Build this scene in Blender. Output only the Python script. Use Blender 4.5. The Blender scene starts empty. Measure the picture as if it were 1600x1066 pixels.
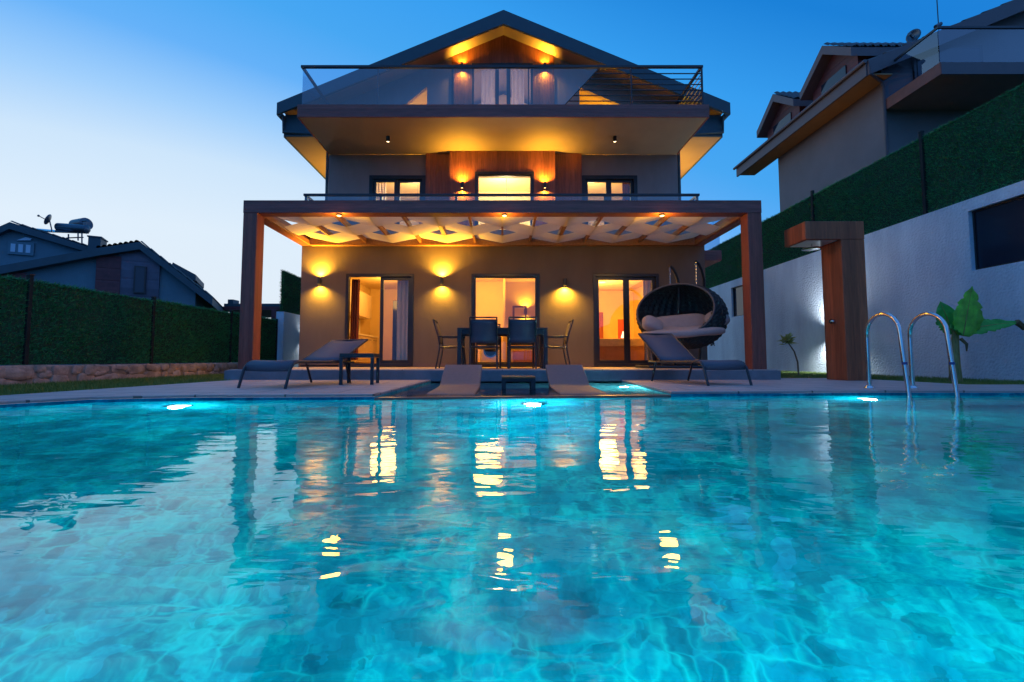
import bpy, bmesh, math, random
import numpy as np
from mathutils import Vector, Matrix
R = math.radians
PI = math.pi
random.seed(7); RNG = np.random.default_rng(7)
S = bpy.context.scene
C = S.collection

# ------------------------------------------------------------------ camera
CAM_Z = 0.36
cd = bpy.data.cameras.new('camera'); cam = bpy.data.objects.new('camera', cd); C.objects.link(cam)
PITCH = math.atan(0.062)
cam.location = (0, 0, CAM_Z); cam.rotation_euler = (PI/2 + PITCH, 0, 0)
cd.sensor_width = 36; cd.lens = 700/1600*36
cd.shift_x = 15/1600; cd.shift_y = -14.4/1600
cd.clip_start = 0.05; cd.clip_end = 3000
S.camera = cam

# ------------------------------------------------------------------ sky at dusk
W = bpy.data.worlds.new('World'); S.world = W; W.use_nodes = True
nt = W.node_tree; N = nt.nodes; Lk = nt.links
for n in list(N): N.remove(n)
out = N.new('ShaderNodeOutputWorld'); bg = N.new('ShaderNodeBackground')
SUN_EL, SUN_ROT = R(-1.0), R(-62)           # just set, low to the left
sky = N.new('ShaderNodeTexSky'); sky.sky_type = 'NISHITA'; sky.sun_disc = False
sky.sun_elevation = SUN_EL; sky.sun_rotation = SUN_ROT
tc = N.new('ShaderNodeTexCoord')
sep = N.new('ShaderNodeSeparateXYZ'); Lk.new(tc.outputs['Generated'], sep.inputs[0])
dot = N.new('ShaderNodeVectorMath'); dot.operation = 'DOT_PRODUCT'
dot.inputs[1].default_value = (-0.57, 0.82, 0.0)
Lk.new(tc.outputs['Generated'], dot.inputs[0])
m1 = N.new('ShaderNodeMath'); m1.operation = 'MULTIPLY_ADD'      # 0.30*(1-a)
m1.inputs[1].default_value = -0.45; m1.inputs[2].default_value = 0.45
Lk.new(dot.outputs['Value'], m1.inputs[0])
ab = N.new('ShaderNodeMath'); ab.operation = 'ABSOLUTE'; Lk.new(sep.outputs['Z'], ab.inputs[0])
m2 = N.new('ShaderNodeMath'); m2.operation = 'MULTIPLY_ADD'; m2.inputs[1].default_value = 0.70
Lk.new(ab.outputs[0], m2.inputs[0]); Lk.new(m1.outputs[0], m2.inputs[2])
rp = N.new('ShaderNodeValToRGB'); Lk.new(m2.outputs[0], rp.inputs[0])
els = rp.color_ramp.elements
stops = [(0.0, (.72, .80, .90)), (0.18, (.71, .83, .95)), (0.277, (.59, .765, .95)), (0.345, (.34, .61, .96)), (0.42, (.12, .43, .93)),
         (0.50, (.055, .375, .88)), (0.60, (.030, .33, .86)), (0.714, (.004, .21, .68)), (0.80, (.006, .22, .72)), (1.0, (.10, .31, .84))]
els[0].position = stops[0][0]; els[0].color = (*stops[0][1], 1)
els[1].position = stops[-1][0]; els[1].color = (*stops[-1][1], 1)
for p_, c_ in stops[1:-1]:
    e = els.new(p_); e.color = (*c_, 1)
nsk = N.new('ShaderNodeVectorMath'); nsk.operation = 'SCALE'; nsk.inputs['Scale'].default_value = 0.05
Lk.new(sky.outputs[0], nsk.inputs[0])
addc = N.new('ShaderNodeVectorMath'); addc.operation = 'ADD'
Lk.new(rp.outputs[0], addc.inputs[0]); Lk.new(nsk.outputs[0], addc.inputs[1])
Lk.new(addc.outputs[0], bg.inputs['Color']); bg.inputs['Strength'].default_value = 1.0
Lk.new(bg.outputs[0], out.inputs['Surface'])

sl = bpy.data.lights.new('sun', 'SUN'); sun = bpy.data.objects.new('sun', sl); C.objects.link(sun)
sl.energy = 0.05; sl.angle = R(20); sl.color = (1, .8, .7)
sun.rotation_euler = (R(86), 0, R(-62) + PI)

S.view_settings.view_transform = 'Standard'; S.view_settings.look = 'None'
S.view_settings.exposure = 0.0; S.view_settings.gamma = 1.0
cy = S.cycles
cy.use_denoising = True
try: cy.denoiser = 'OPENIMAGEDENOISE'
except Exception: pass
cy.max_bounces = 10; cy.transparent_max_bounces = 16; cy.transmission_bounces = 8; cy.glossy_bounces = 5
cy.caustics_reflective = False; cy.caustics_refractive = False
cy.sample_clamp_indirect = 6.0; cy.blur_glossy = 0.5

# ------------------------------------------------------------------ helpers
def at(u, v, Y):
    """picture ray (1600 px wide photo) met with the plane at depth Y, for the far houses"""
    x = (u-785)/700; y = (518.6-v)/700
    wy = math.cos(PITCH)-math.sin(PITCH)*y; wz = math.sin(PITCH)+math.cos(PITCH)*y
    s = Y/wy
    return (x*s, Y, CAM_Z+wz*s)

XF = None          # set while a turned building is built
class MB:
    def __init__(s): s.v = []; s.f = []
    def add(s, vs, fs):
        b = len(s.v); s.v += [tuple(q) for q in vs]; s.f += [tuple(i+b for i in f) for f in fs]; return s
    def box(s, x0, x1, y0, y1, z0, z1, M=None):
        vs = [Vector(q) for q in ((x0,y0,z0),(x1,y0,z0),(x1,y1,z0),(x0,y1,z0),(x0,y0,z1),(x1,y0,z1),(x1,y1,z1),(x0,y1,z1))]
        if M is not None: vs = [M @ q for q in vs]
        return s.add(vs, [(0,3,2,1),(4,5,6,7),(0,1,5,4),(1,2,6,5),(2,3,7,6),(3,0,4,7)])
    def quad(s, a, b, c, d): return s.add([a,b,c,d], [(0,1,2,3)])
    def prism(s, pts, axis, a0, a1):
        """polygon pts extruded along axis: 'y' takes (x,z) points, 'x' takes (y,z), 'z' takes (x,y)"""
        n = len(pts)
        def mk(p, a):
            return {'y': (p[0], a, p[1]), 'x': (a, p[0], p[1]), 'z': (p[0], p[1], a)}[axis]
        vs = [mk(p, a0) for p in pts]+[mk(p, a1) for p in pts]
        fs = [tuple(range(n)), tuple(range(2*n-1, n-1, -1))]
        fs += [(i, i+n, (i+1) % n+n, (i+1) % n) for i in range(n)]
        return s.add(vs, fs)
    def tube(s, path, r, seg=8, closed=False, cap=True):
        P = [Vector(q) for q in path]; n = len(P); vs = []; fs = []
        up = None
        for i, q in enumerate(P):
            if closed: t = P[(i+1) % n]-P[i-1]
            else: t = P[min(i+1, n-1)]-P[max(i-1, 0)]
            t.normalize()
            if up is None:
                up = t.orthogonal().normalized()
            else:
                up = (up - t*up.dot(t))
                if up.length < 1e-5: up = t.orthogonal()
                up.normalize()
            w = t.cross(up)
            rr = r[i] if isinstance(r, (list, tuple)) else r
            for k in range(seg):
                a = 2*PI*k/seg
                vs.append(q+up*math.cos(a)*rr+w*math.sin(a)*rr)
        m = n if closed else n-1
        for i in range(m):
            j = (i+1) % n
            for k in range(seg):
                k2 = (k+1) % seg
                fs.append((i*seg+k, i*seg+k2, j*seg+k2, j*seg+k))
        if cap and not closed:
            fs.append(tuple(range(seg-1, -1, -1))); fs.append(tuple((n-1)*seg+k for k in range(seg)))
        return s.add(vs, fs)
    def cyl(s, a, b, r, seg=16): return s.tube([a, b], r, seg)
    def lathe(s, prof, c=(0,0,0), seg=24):
        vs = []; fs = []
        for (r, z) in prof:
            for k in range(seg):
                a = 2*PI*k/seg; vs.append((c[0]+r*math.cos(a), c[1]+r*math.sin(a), c[2]+z))
        for i in range(len(prof)-1):
            for k in range(seg):
                k2 = (k+1) % seg
                fs.append((i*seg+k, i*seg+k2, (i+1)*seg+k2, (i+1)*seg+k))
        return s.add(vs, fs)
    def blob(s, c, rx, ry, rz, nu=20, nv=12, e=1.0, M=None):
        """superellipsoid cushion"""
        vs = []; fs = []
        def sg(x): return math.copysign(abs(x)**e, x)
        for i in range(nv+1):
            ph = -PI/2+PI*i/nv
            for k in range(nu):
                th = 2*PI*k/nu
                q = Vector((rx*sg(math.cos(ph))*sg(math.cos(th)), ry*sg(math.cos(ph))*sg(math.sin(th)), rz*sg(math.sin(ph))))
                if M is not None: q = M @ q
                vs.append(q+Vector(c))
        for i in range(nv):
            for k in range(nu):
                k2 = (k+1) % nu
                fs.append((i*nu+k, i*nu+k2, (i+1)*nu+k2, (i+1)*nu+k))
        return s.add(vs, fs)
    def facade(s, x0, x1, z0, z1, y0, y1, holes):
        xs = sorted({x0, x1, *[h[0] for h in holes], *[h[1] for h in holes]})
        zs = sorted({z0, z1, *[h[2] for h in holes], *[h[3] for h in holes]})
        def solid(i, j):
            if i < 0 or j < 0 or i >= len(xs)-1 or j >= len(zs)-1: return False
            cx = (xs[i]+xs[i+1])/2; cz = (zs[j]+zs[j+1])/2
            return not any(h[0] < cx < h[1] and h[2] < cz < h[3] for h in holes)
        for i in range(len(xs)-1):
            for j in range(len(zs)-1):
                if not solid(i, j): continue
                a, b, c, d = xs[i], xs[i+1], zs[j], zs[j+1]
                s.quad((a,y0,c),(b,y0,c),(b,y0,d),(a,y0,d)); s.quad((b,y1,c),(a,y1,c),(a,y1,d),(b,y1,d))
                if not solid(i-1, j): s.quad((a,y1,c),(a,y0,c),(a,y0,d),(a,y1,d))
                if not solid(i+1, j): s.quad((b,y0,c),(b,y1,c),(b,y1,d),(b,y0,d))
                if not solid(i, j-1): s.quad((a,y1,c),(b,y1,c),(b,y0,c),(a,y0,c))
                if not solid(i, j+1): s.quad((a,y0,d),(b,y0,d),(b,y1,d),(a,y1,d))
        return s
    def build(s, name, m, parent=None, smooth=False, bevel=0, solid=0, subsurf=0, up=False):
        if XF is not None: s.v = [tuple(XF @ Vector(q)) for q in s.v]
        me = bpy.data.meshes.new(name); me.from_pydata(s.v, [], s.f)
        bm = bmesh.new(); bm.from_mesh(me)
        bmesh.ops.remove_doubles(bm, verts=bm.verts, dist=1e-5)
        bmesh.ops.recalc_face_normals(bm, faces=bm.faces)
        if up:
            bm.normal_update(); bmesh.ops.reverse_faces(bm, faces=[f for f in bm.faces if f.normal.z < 0])
        bm.to_mesh(me); bm.free()
        if smooth:
            me.polygons.foreach_set('use_smooth', [True]*len(me.polygons))
            try: me.set_sharp_from_angle(angle=R(40))
            except Exception: pass
        me.materials.append(m); me.update()
        return link(name, me, parent, bevel, solid, subsurf)
def link(name, me, parent=None, bevel=0, solid=0, subsurf=0):
    o = bpy.data.objects.new(name, me); C.objects.link(o)
    if parent is not None:
        o.parent = parent
        M = Matrix.Identity(4); q = parent
        while q is not None:
            M = q.matrix_parent_inverse @ (Matrix.Translation(q.location) @ q.rotation_euler.to_matrix().to_4x4()) if q.parent is not None \
                else (Matrix.Translation(q.location) @ q.rotation_euler.to_matrix().to_4x4()) @ M
            if q.parent is not None: M = Matrix.Translation(root_of(q).location)
            q = None
        o.matrix_parent_inverse = M.inverted() if parent.type == 'EMPTY' or parent.parent is None else Matrix.Identity(4)
    if solid:
        md = o.modifiers.new('solid', 'SOLIDIFY'); md.thickness = solid; md.offset = 0
    if bevel:
        md = o.modifiers.new('bevel', 'BEVEL'); md.width = bevel; md.segments = 2; md.limit_method = 'ANGLE'
    if subsurf:
        md = o.modifiers.new('sub', 'SUBSURF'); md.levels = subsurf; md.render_levels = subsurf
    return o
def root_of(o):
    while o.parent is not None: o = o.parent
    return o
def thing(name, label, cat, loc=(0,0,0), rz=0, group=None):
    o = bpy.data.objects.new(name, None); o.empty_display_size = .2; C.objects.link(o)
    o.location = loc; o.rotation_euler = (0, 0, rz)
    tag(o, label, cat, group); return o
def tag(o, label, cat, group=None):
    o['label'] = label; o['category'] = cat
    if group: o['group'] = group
    return o
def struct(o, kind='structure'): o['kind'] = kind; return o
def dup(root, loc, rz, label):
    r = root.copy(); C.objects.link(r); r.location = loc; r.rotation_euler = (0, 0, rz); r['label'] = label
    for ch in list(root.children):
        c = ch.copy(); C.objects.link(c); c.parent = r
        for g in list(ch.children):
            d = g.copy(); C.objects.link(d); d.parent = c
    return r

# ------------------------------------------------------------------ materials
def nodes(m):
    m.use_nodes = True; return m.node_tree.nodes, m.node_tree.links
def mat(name, col, rough=.6, metal=0, var=None, bump=None, spec=.5, col2=None, grooves=None, sheen=0, stretch=None, plain=False):
    """var=(scale, amount): value mottling; bump=(scale, distance); grooves=(axis, period, depth) board joints"""
    m = bpy.data.materials.new(name); n, l = nodes(m)
    b = n['Principled BSDF']; b.inputs['Base Color'].default_value = (*col, 1)
    b.inputs['Roughness'].default_value = rough; b.inputs['Metallic'].default_value = metal
    b.inputs['Specular IOR Level'].default_value = spec
    t = n.new('ShaderNodeTexCoord'); vec = t.outputs['Object']
    colsock = None
    if stretch:
        mp = n.new('ShaderNodeMapping'); mp.inputs['Scale'].default_value = stretch; l.new(vec, mp.inputs[0]); vec_s = mp.outputs[0]
    else: vec_s = vec
    if var:
        nz = n.new('ShaderNodeTexNoise'); nz.inputs['Scale'].default_value = var[0]; nz.inputs['Detail'].default_value = 6; nz.inputs['Roughness'].default_value = .62
        l.new(vec_s, nz.inputs['Vector'])
        mx = n.new('ShaderNodeMix'); mx.data_type = 'RGBA'
        c2 = col2 if col2 else tuple(c*(1-var[1]) for c in col)
        c1 = col if col2 else tuple(min(1, c*(1+var[1])) for c in col)
        mr = n.new('ShaderNodeMapRange'); mr.inputs[1].default_value = .32; mr.inputs[2].default_value = .68
        l.new(nz.outputs['Fac'], mr.inputs[0]); l.new(mr.outputs[0], mx.inputs['Factor'])
        mx.inputs['A'].default_value = (*c2, 1); mx.inputs['B'].default_value = (*c1, 1)
        colsock = mx.outputs['Result']
        rr = n.new('ShaderNodeMapRange'); rr.inputs[3].default_value = max(.02, rough-.08); rr.inputs[4].default_value = min(1, rough+.08)
        l.new(nz.outputs['Fac'], rr.inputs[0]); l.new(rr.outputs[0], b.inputs['Roughness'])
    height = None
    if bump:
        nb = n.new('ShaderNodeTexNoise'); nb.inputs['Scale'].default_value = bump[0]; nb.inputs['Detail'].default_value = 5
        l.new(vec if plain else vec_s, nb.inputs['Vector']); bp = n.new('ShaderNodeBump'); bp.inputs['Distance'].default_value = bump[1]; bp.inputs['Strength'].default_value = 1
        l.new(nb.outputs['Fac'], bp.inputs['Height']); l.new(bp.outputs[0], b.inputs['Normal']); height = bp
    if grooves:
        ax, per, dep = grooves
        sp = n.new('ShaderNodeSeparateXYZ'); l.new(vec, sp.inputs[0])
        if ax == 'XY':
            ad = n.new('ShaderNodeMath'); ad.operation = 'ADD'; l.new(sp.outputs['X'], ad.inputs[0]); l.new(sp.outputs['Y'], ad.inputs[1]); src = ad.outputs[0]
        else: src = sp.outputs[ax]
        pm = n.new('ShaderNodeMath'); pm.operation = 'PINGPONG'; pm.inputs[1].default_value = per/2; l.new(src, pm.inputs[0])
        cl = n.new('ShaderNodeMapRange'); cl.inputs[1].default_value = 0; cl.inputs[2].default_value = max(.006, per*.09); l.new(pm.outputs[0], cl.inputs[0])
        b2 = n.new('ShaderNodeBump'); b2.inputs['Distance'].default_value = dep; l.new(cl.outputs[0], b2.inputs['Height'])
        if height: l.new(height.outputs[0], b2.inputs['Normal'])
        l.new(b2.outputs[0], b.inputs['Normal'])
        # each board a slightly different tone
        dv = n.new('ShaderNodeMath'); dv.operation = 'DIVIDE'; dv.inputs[1].default_value = per; l.new(src, dv.inputs[0])
        fl = n.new('ShaderNodeMath'); fl.operation = 'ROUND'; l.new(dv.outputs[0], fl.inputs[0])
        wn = n.new('ShaderNodeTexWhiteNoise'); wn.noise_dimensions = '1D'; l.new(fl.outputs[0], wn.inputs['W'])
        mr2 = n.new('ShaderNodeMapRange'); mr2.inputs[3].default_value = .75; mr2.inputs[4].default_value = 1.2; l.new(wn.outputs['Value'], mr2.inputs[0])
        hs = n.new('ShaderNodeHueSaturation'); l.new(mr2.outputs[0], hs.inputs['Value'])
        if colsock: l.new(colsock, hs.inputs['Color'])
        else: hs.inputs['Color'].default_value = (*col, 1)
        colsock = hs.outputs[0]
    if colsock: l.new(colsock, b.inputs['Base Color'])
    return m
def emis(name, col, s):
    m = bpy.data.materials.new(name); n, l = nodes(m); n.remove(n['Principled BSDF'])
    e = n.new('ShaderNodeEmission'); e.inputs[0].default_value = (*col, 1); e.inputs[1].default_value = s
    l.new(e.outputs[0], n['Material Output'].inputs[0]); m.cycles.emission_sampling = 'NONE'; return m
def pane(name, tint, refl=.9, ior=1.5, base=0.0):
    """thin window glass: clear straight through, mirror by angle"""
    m = bpy.data.materials.new(name); n, l = nodes(m); n.remove(n['Principled BSDF'])
    tr = n.new('ShaderNodeBsdfTransparent'); tr.inputs[0].default_value = (*tint, 1)
    gl = n.new('ShaderNodeBsdfGlossy'); gl.inputs['Roughness'].default_value = .01; gl.inputs[0].default_value = (refl,)*3+(1,)
    fr = n.new('ShaderNodeFresnel'); ge = n.new('ShaderNodeNewGeometry')
    im = n.new('ShaderNodeMapRange'); im.inputs[3].default_value = ior; im.inputs[4].default_value = 1/ior     # same mirror from both sides
    l.new(ge.outputs['Backfacing'], im.inputs[0]); l.new(im.outputs[0], fr.inputs[0])
    mr = n.new('ShaderNodeMapRange'); mr.inputs[3].default_value = base; mr.inputs[4].default_value = 1; l.new(fr.outputs[0], mr.inputs[0])
    mx = n.new('ShaderNodeMixShader'); l.new(mr.outputs[0], mx.inputs[0]); l.new(tr.outputs[0], mx.inputs[1]); l.new(gl.outputs[0], mx.inputs[2])
    l.new(mx.outputs[0], n['Material Output'].inputs[0]); return m
def leafy(name, c1, c2, rough=.6):
    m = bpy.data.materials.new(name); n, l = nodes(m); b = n['Principled BSDF']; b.inputs['Roughness'].default_value = rough
    g = n.new('ShaderNodeNewGeometry'); mx = n.new('ShaderNodeMix'); mx.data_type = 'RGBA'
    l.new(g.outputs['Random Per Island'], mx.inputs['Factor']); mx.inputs['A'].default_value = (*c1, 1); mx.inputs['B'].default_value = (*c2, 1)
    l.new(mx.outputs['Result'], b.inputs['Base Color'])
    return m

M = {}
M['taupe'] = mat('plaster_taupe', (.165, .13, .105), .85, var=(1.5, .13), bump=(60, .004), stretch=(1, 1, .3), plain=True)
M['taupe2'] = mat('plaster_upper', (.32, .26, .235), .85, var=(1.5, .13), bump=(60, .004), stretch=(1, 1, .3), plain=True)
M['soffit'] = mat('soffit_paint', (.32, .24, .16), .7, var=(2, .06), bump=(30, .002))
M['wood'] = mat('wood_panel', (.27, .080, .038), .45, var=(9, .28), bump=(14, .002), stretch=(4, 4, .35), grooves=('XY', .085, .006))
M['woodh'] = mat('wood_board', (.27, .078, .060), .55, var=(8, .25), bump=(14, .0015), stretch=(.35, 4, 4), grooves=('Z', .075, .003))
M['woodp'] = mat('wood_post', (.30, .078, .050), .55, var=(8, .25), bump=(14, .0015), stretch=(4, 4, .3), grooves=('XY', .07, .003))
M['rafter'] = mat('wood_rafter', (.33, .15, .06), .5, var=(6, .2), bump=(20, .001), stretch=(4, .4, 4))
M['showerwood'] = mat('shower_wood', (.44, .11, .042), .6, var=(7, .25), bump=(14, .0015), stretch=(4, 4, .3), grooves=('XY', .2, .003))
M['metal'] = mat('dark_aluminium', (.022, .026, .034), .4, 0, var=(30, .15))
M['frame'] = mat('window_frame', (.020, .018, .020), .35, 0, var=(30, .1))
M['barge'] = mat('dark_fascia', (.045, .085, .105), .6, var=(3, .12))
M['tile'] = mat('roof_tile', (.035, .04, .045), .6, var=(9, .3), bump=(12, .01))
M['glass'] = pane('window_glass', (.93, .94, .92), base=.06)
M['rail_glass'] = pane('railing_glass', (.66, .80, .92), base=.10)
M['fabric'] = mat('cream_fabric', (.86, .72, .48), .8, var=(4, .06), bump=(300, .0006))
def sheer_through(m, f):
    n, l = nodes(m); t_ = n.new('ShaderNodeBsdfTranslucent'); t_.inputs[0].default_value = (.80, .70, .56, 1)
    mx = n.new('ShaderNodeMixShader'); mx.inputs[0].default_value = f; l.new(n['Principled BSDF'].outputs[0], mx.inputs[1]); l.new(t_.outputs[0], mx.inputs[2])
    l.new(mx.outputs[0], n['Material Output'].inputs[0])
sheer_through(M['fabric'], .25)
M['deck'] = None
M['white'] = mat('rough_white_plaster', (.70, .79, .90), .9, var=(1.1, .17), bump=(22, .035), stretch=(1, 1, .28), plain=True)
M['step'] = mat('step_stone', (.20, .20, .22), .6, var=(5, .15), bump=(30, .002))
M['sling'] = mat('grey_sling', (.105, .100, .125), .65, var=(90, .12), bump=(260, .0008))
M['lounger'] = mat('in_pool_lounger_shell', (.19, .135, .13), .55, var=(20, .08), bump=(80, .001))
M['wicker'] = mat('wicker_rope', (.009, .013, .016), .55, var=(40, .3))
M['cushion'] = mat('cushion_fabric', (.42, .34, .31), .9, var=(5, .08), bump=(120, .001))
M['chrome'] = mat('polished_steel', (.62, .62, .64), .12, 1.0)
M['stone'] = mat('rubble_stone', (.48, .34, .27), .85, var=(5, .35), bump=(24, .012))
M['mortar'] = mat('wall_mortar', (.34, .26, .21), .9, var=(8, .25), bump=(25, .012))
M['postm'] = mat('fence_post_paint', (.008, .011, .011), .85)
M['hedge'] = leafy('artificial_hedge', (.014, .20, .075), (.05, .36, .10))
M['hedgeback'] = mat('hedge_backing', (.008, .05, .025), .9, var=(20, .4))
M['grass'] = leafy('grass_blade', (.08, .17, .02), (.19, .24, .04))
M['soil'] = mat('lawn_soil', (.07, .075, .03), .95, var=(6, .35), bump=(20, .02))
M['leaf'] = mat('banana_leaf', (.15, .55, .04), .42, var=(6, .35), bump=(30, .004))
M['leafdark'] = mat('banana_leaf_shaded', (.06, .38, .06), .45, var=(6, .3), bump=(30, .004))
M['leafdry'] = mat('dry_leaf', (.16, .10, .04), .8, var=(10, .3))
M['stem'] = mat('banana_stem', (.26, .22, .07), .6, var=(12, .35), stretch=(3, 3, .5))
M['bark'] = mat('thin_bark', (.14, .12, .09), .8, var=(20, .3))
M['sprig'] = leafy('sapling_leaf', (.35, .42, .10), (.60, .60, .22))
M['nwall'] = mat('neighbour_wall', (.12, .22, .27), .85, var=(1.2, .12), bump=(20, .006))
M['nwood'] = mat('neighbour_cladding', (.14, .035, .04), .6, var=(5, .25), grooves=('Z', .55, .01))
M['npanel'] = mat('neighbour_panel', (.12, .115, .16), .6, var=(3, .15), grooves=('Z', .8, .012))
M['rwall'] = mat('hill_house_wall', (.27, .205, .195), .85, var=(.8, .10), bump=(20, .006))
M['rsoff'] = mat('hill_house_soffit', (.44, .24, .11), .8, var=(2, .08))
M['rfascia'] = mat('hill_house_fascia', (.15, .11, .115), .6, var=(3, .1))
M['rfasciawood'] = mat('hill_house_balcony_board', (.24, .075, .055), .6, var=(4, .2))
M['room'] = mat('room_paint', (.72, .55, .25), .8, var=(2, .05))
M['floorwood'] = mat('room_floor', (.45, .28, .13), .4, var=(5, .2))
M['curtain'] = mat('red_curtain', (.28, .06, .025), .9, var=(8, .2), stretch=(6, 6, .3))
M['sheer'] = mat('sheer_curtain', (.70, .58, .42), .9, var=(6, .12), stretch=(9, 9, .2))
M['whitecurtain'] = mat('white_curtain', (.62, .52, .52), .9, var=(6, .10), stretch=(9, 9, .2))
sheer_through(M['whitecurtain'], .5)
M['cabinet'] = mat('cabinet_front', (.55, .42, .26), .35, var=(3, .08))
M['counter'] = mat('white_counter', (.75, .68, .55), .3)
M['sofa'] = mat('sofa_fabric', (.52, .23, .06), .85, var=(6, .12), bump=(150, .001))
M['throw'] = mat('sofa_throw', (.70, .50, .22), .9, var=(9, .1))
M['appliance'] = mat('white_enamel', (.75, .70, .62), .3)
M['black'] = mat('black_gloss', (.010, .010, .012), .15)
M['redthing'] = mat('red_fabric', (.45, .035, .02), .8, var=(7, .1))
M['picture'] = mat('picture_brown', (.16, .07, .03), .5, var=(6, .4))
M['tank'] = mat('solar_tank', (.10, .12, .15), .35, .6)
M['collector'] = mat('solar_collector', (.45, .55, .65), .08, .9)
M['darkglass'] = mat('dark_window', (.018, .030, .050), .06)
M['paleglass'] = mat('pale_window_blind', (.45, .60, .72), .12)
M['bulb'] = emis('lamp_bulb', (1, .62, .20), 6)
M['bulbw'] = emis('pool_lamp_lens', (.80, 1, 1), 5)
M['bulbs'] = emis('small_bulb', (1, .72, .36), 6)
M['shade'] = emis('lit_lamp_shade', (1, .80, .45), 2.6)

def deck_mat():
    m = mat('deck_stone', (.46, .37, .345), .6, var=(2.2, .10), bump=(50, .002)); n, l = nodes(m); b = n['Principled BSDF']
    t = n.new('ShaderNodeTexCoord'); br = n.new('ShaderNodeTexBrick'); br.offset = .5
    br.inputs['Scale'].default_value = 1; br.inputs['Brick Width'].default_value = .9; br.inputs['Row Height'].default_value = .45; br.inputs['Mortar Size'].default_value = .011
    br.inputs['Color1'].default_value = (.95, .95, .95, 1); br.inputs['Color2'].default_value = (1.05, 1.02, 1.0, 1); br.inputs['Mortar'].default_value = (.35, .33, .32, 1)
    l.new(t.outputs['Object'], br.inputs['Vector'])
    src = b.inputs['Base Color'].links[0].from_socket
    mx = n.new('ShaderNodeMix'); mx.data_type = 'RGBA'; mx.blend_type = 'MULTIPLY'; mx.inputs['Factor'].default_value = 1
    l.new(src, mx.inputs['A']); l.new(br.outputs['Color'], mx.inputs['B']); l.new(mx.outputs['Result'], b.inputs['Base Color'])
    return m
M['deck'] = deck_mat()

def pool_stone(name, dark, mid, pale):
    """green volcanic stone: cloudy mottling at three sizes, water caustics painted in as fine pale lines, small mosaic pieces"""
    m = bpy.data.materials.new(name); n, l = nodes(m); b = n['Principled BSDF']; b.inputs['Roughness'].default_value = .8; b.inputs['Specular IOR Level'].default_value = 0
    t = n.new('ShaderNodeTexCoord'); v = t.outputs['Object']
    def noise(sc, det, src=v):
        q = n.new('ShaderNodeTexNoise'); q.inputs['Scale'].default_value = sc; q.inputs['Detail'].default_value = det; q.inputs['Roughness'].default_value = .6; l.new(src, q.inputs['Vector']); return q
    def math_(op, a, c):
        q = n.new('ShaderNodeMath'); q.operation = op
        for k, x in enumerate((a, c)):
            if isinstance(x, (int, float)): q.inputs[k].default_value = x
            else: l.new(x, q.inputs[k])
        return q.outputs[0]
    w = noise(4, 3); ws = n.new('ShaderNodeVectorMath'); ws.operation = 'SCALE'; ws.inputs['Scale'].default_value = .22; l.new(w.outputs['Color'], ws.inputs[0])
    va = n.new('ShaderNodeVectorMath'); l.new(v, va.inputs[0]); l.new(ws.outputs[0], va.inputs[1]); va = va.outputs[0]
    f = math_('ADD', math_('MULTIPLY', noise(1.1, 3).outputs['Fac'], .40), math_('ADD', math_('MULTIPLY', noise(5.5, 5, va).outputs['Fac'], .42), math_('MULTIPLY', noise(24, 3, va).outputs['Fac'], .18)))
    r = n.new('ShaderNodeValToRGB'); l.new(f, r.inputs[0])
    e = r.color_ramp.elements; e[0].position = .35; e[0].color = (*dark, 1); e[1].position = .65; e[1].color = (*pale, 1)
    q = e.new(.50); q.color = (*mid, 1)
    # mosaic pieces, each its own tone
    cell = n.new('ShaderNodeTexVoronoi'); cell.distance = 'CHEBYCHEV'; cell.inputs['Scale'].default_value = 9; cell.inputs['Randomness'].default_value = .75; l.new(va, cell.inputs['Vector'])
    sp = n.new('ShaderNodeSeparateColor'); l.new(cell.outputs['Color'], sp.inputs[0])
    tone = n.new('ShaderNodeMapRange'); tone.inputs[3].default_value = .78; tone.inputs[4].default_value = 1.2; l.new(sp.outputs[0], tone.inputs[0])
    hs = n.new('ShaderNodeHueSaturation'); l.new(tone.outputs[0], hs.inputs['Value']); l.new(r.outputs[0], hs.inputs['Color'])
    def caustic_line(sc, wd):  # light rippling through the water, painted into the floor colour
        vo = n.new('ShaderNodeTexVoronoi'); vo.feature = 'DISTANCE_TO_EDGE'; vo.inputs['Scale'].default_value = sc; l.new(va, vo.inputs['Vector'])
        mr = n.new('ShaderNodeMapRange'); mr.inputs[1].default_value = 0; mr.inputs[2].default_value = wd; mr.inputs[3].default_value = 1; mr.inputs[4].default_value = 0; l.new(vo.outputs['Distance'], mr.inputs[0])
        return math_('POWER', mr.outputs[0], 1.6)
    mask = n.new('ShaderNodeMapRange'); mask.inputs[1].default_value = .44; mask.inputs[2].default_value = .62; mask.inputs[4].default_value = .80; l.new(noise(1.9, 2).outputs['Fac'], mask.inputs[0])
    vv = math_('MULTIPLY', math_('MAXIMUM', caustic_line(4.0, .10), math_('MULTIPLY', caustic_line(8.5, .14), .7)), mask.outputs[0])
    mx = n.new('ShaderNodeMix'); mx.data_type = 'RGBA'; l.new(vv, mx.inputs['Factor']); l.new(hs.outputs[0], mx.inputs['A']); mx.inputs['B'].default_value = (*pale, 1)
    l.new(mx.outputs['Result'], b.inputs['Base Color'])
    return m
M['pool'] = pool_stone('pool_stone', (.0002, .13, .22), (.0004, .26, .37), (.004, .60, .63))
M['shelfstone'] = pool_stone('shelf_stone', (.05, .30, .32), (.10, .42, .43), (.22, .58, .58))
M['rim'] = mat('pool_rim', (.16, .11, .09), .3, var=(5, .2))

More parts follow.
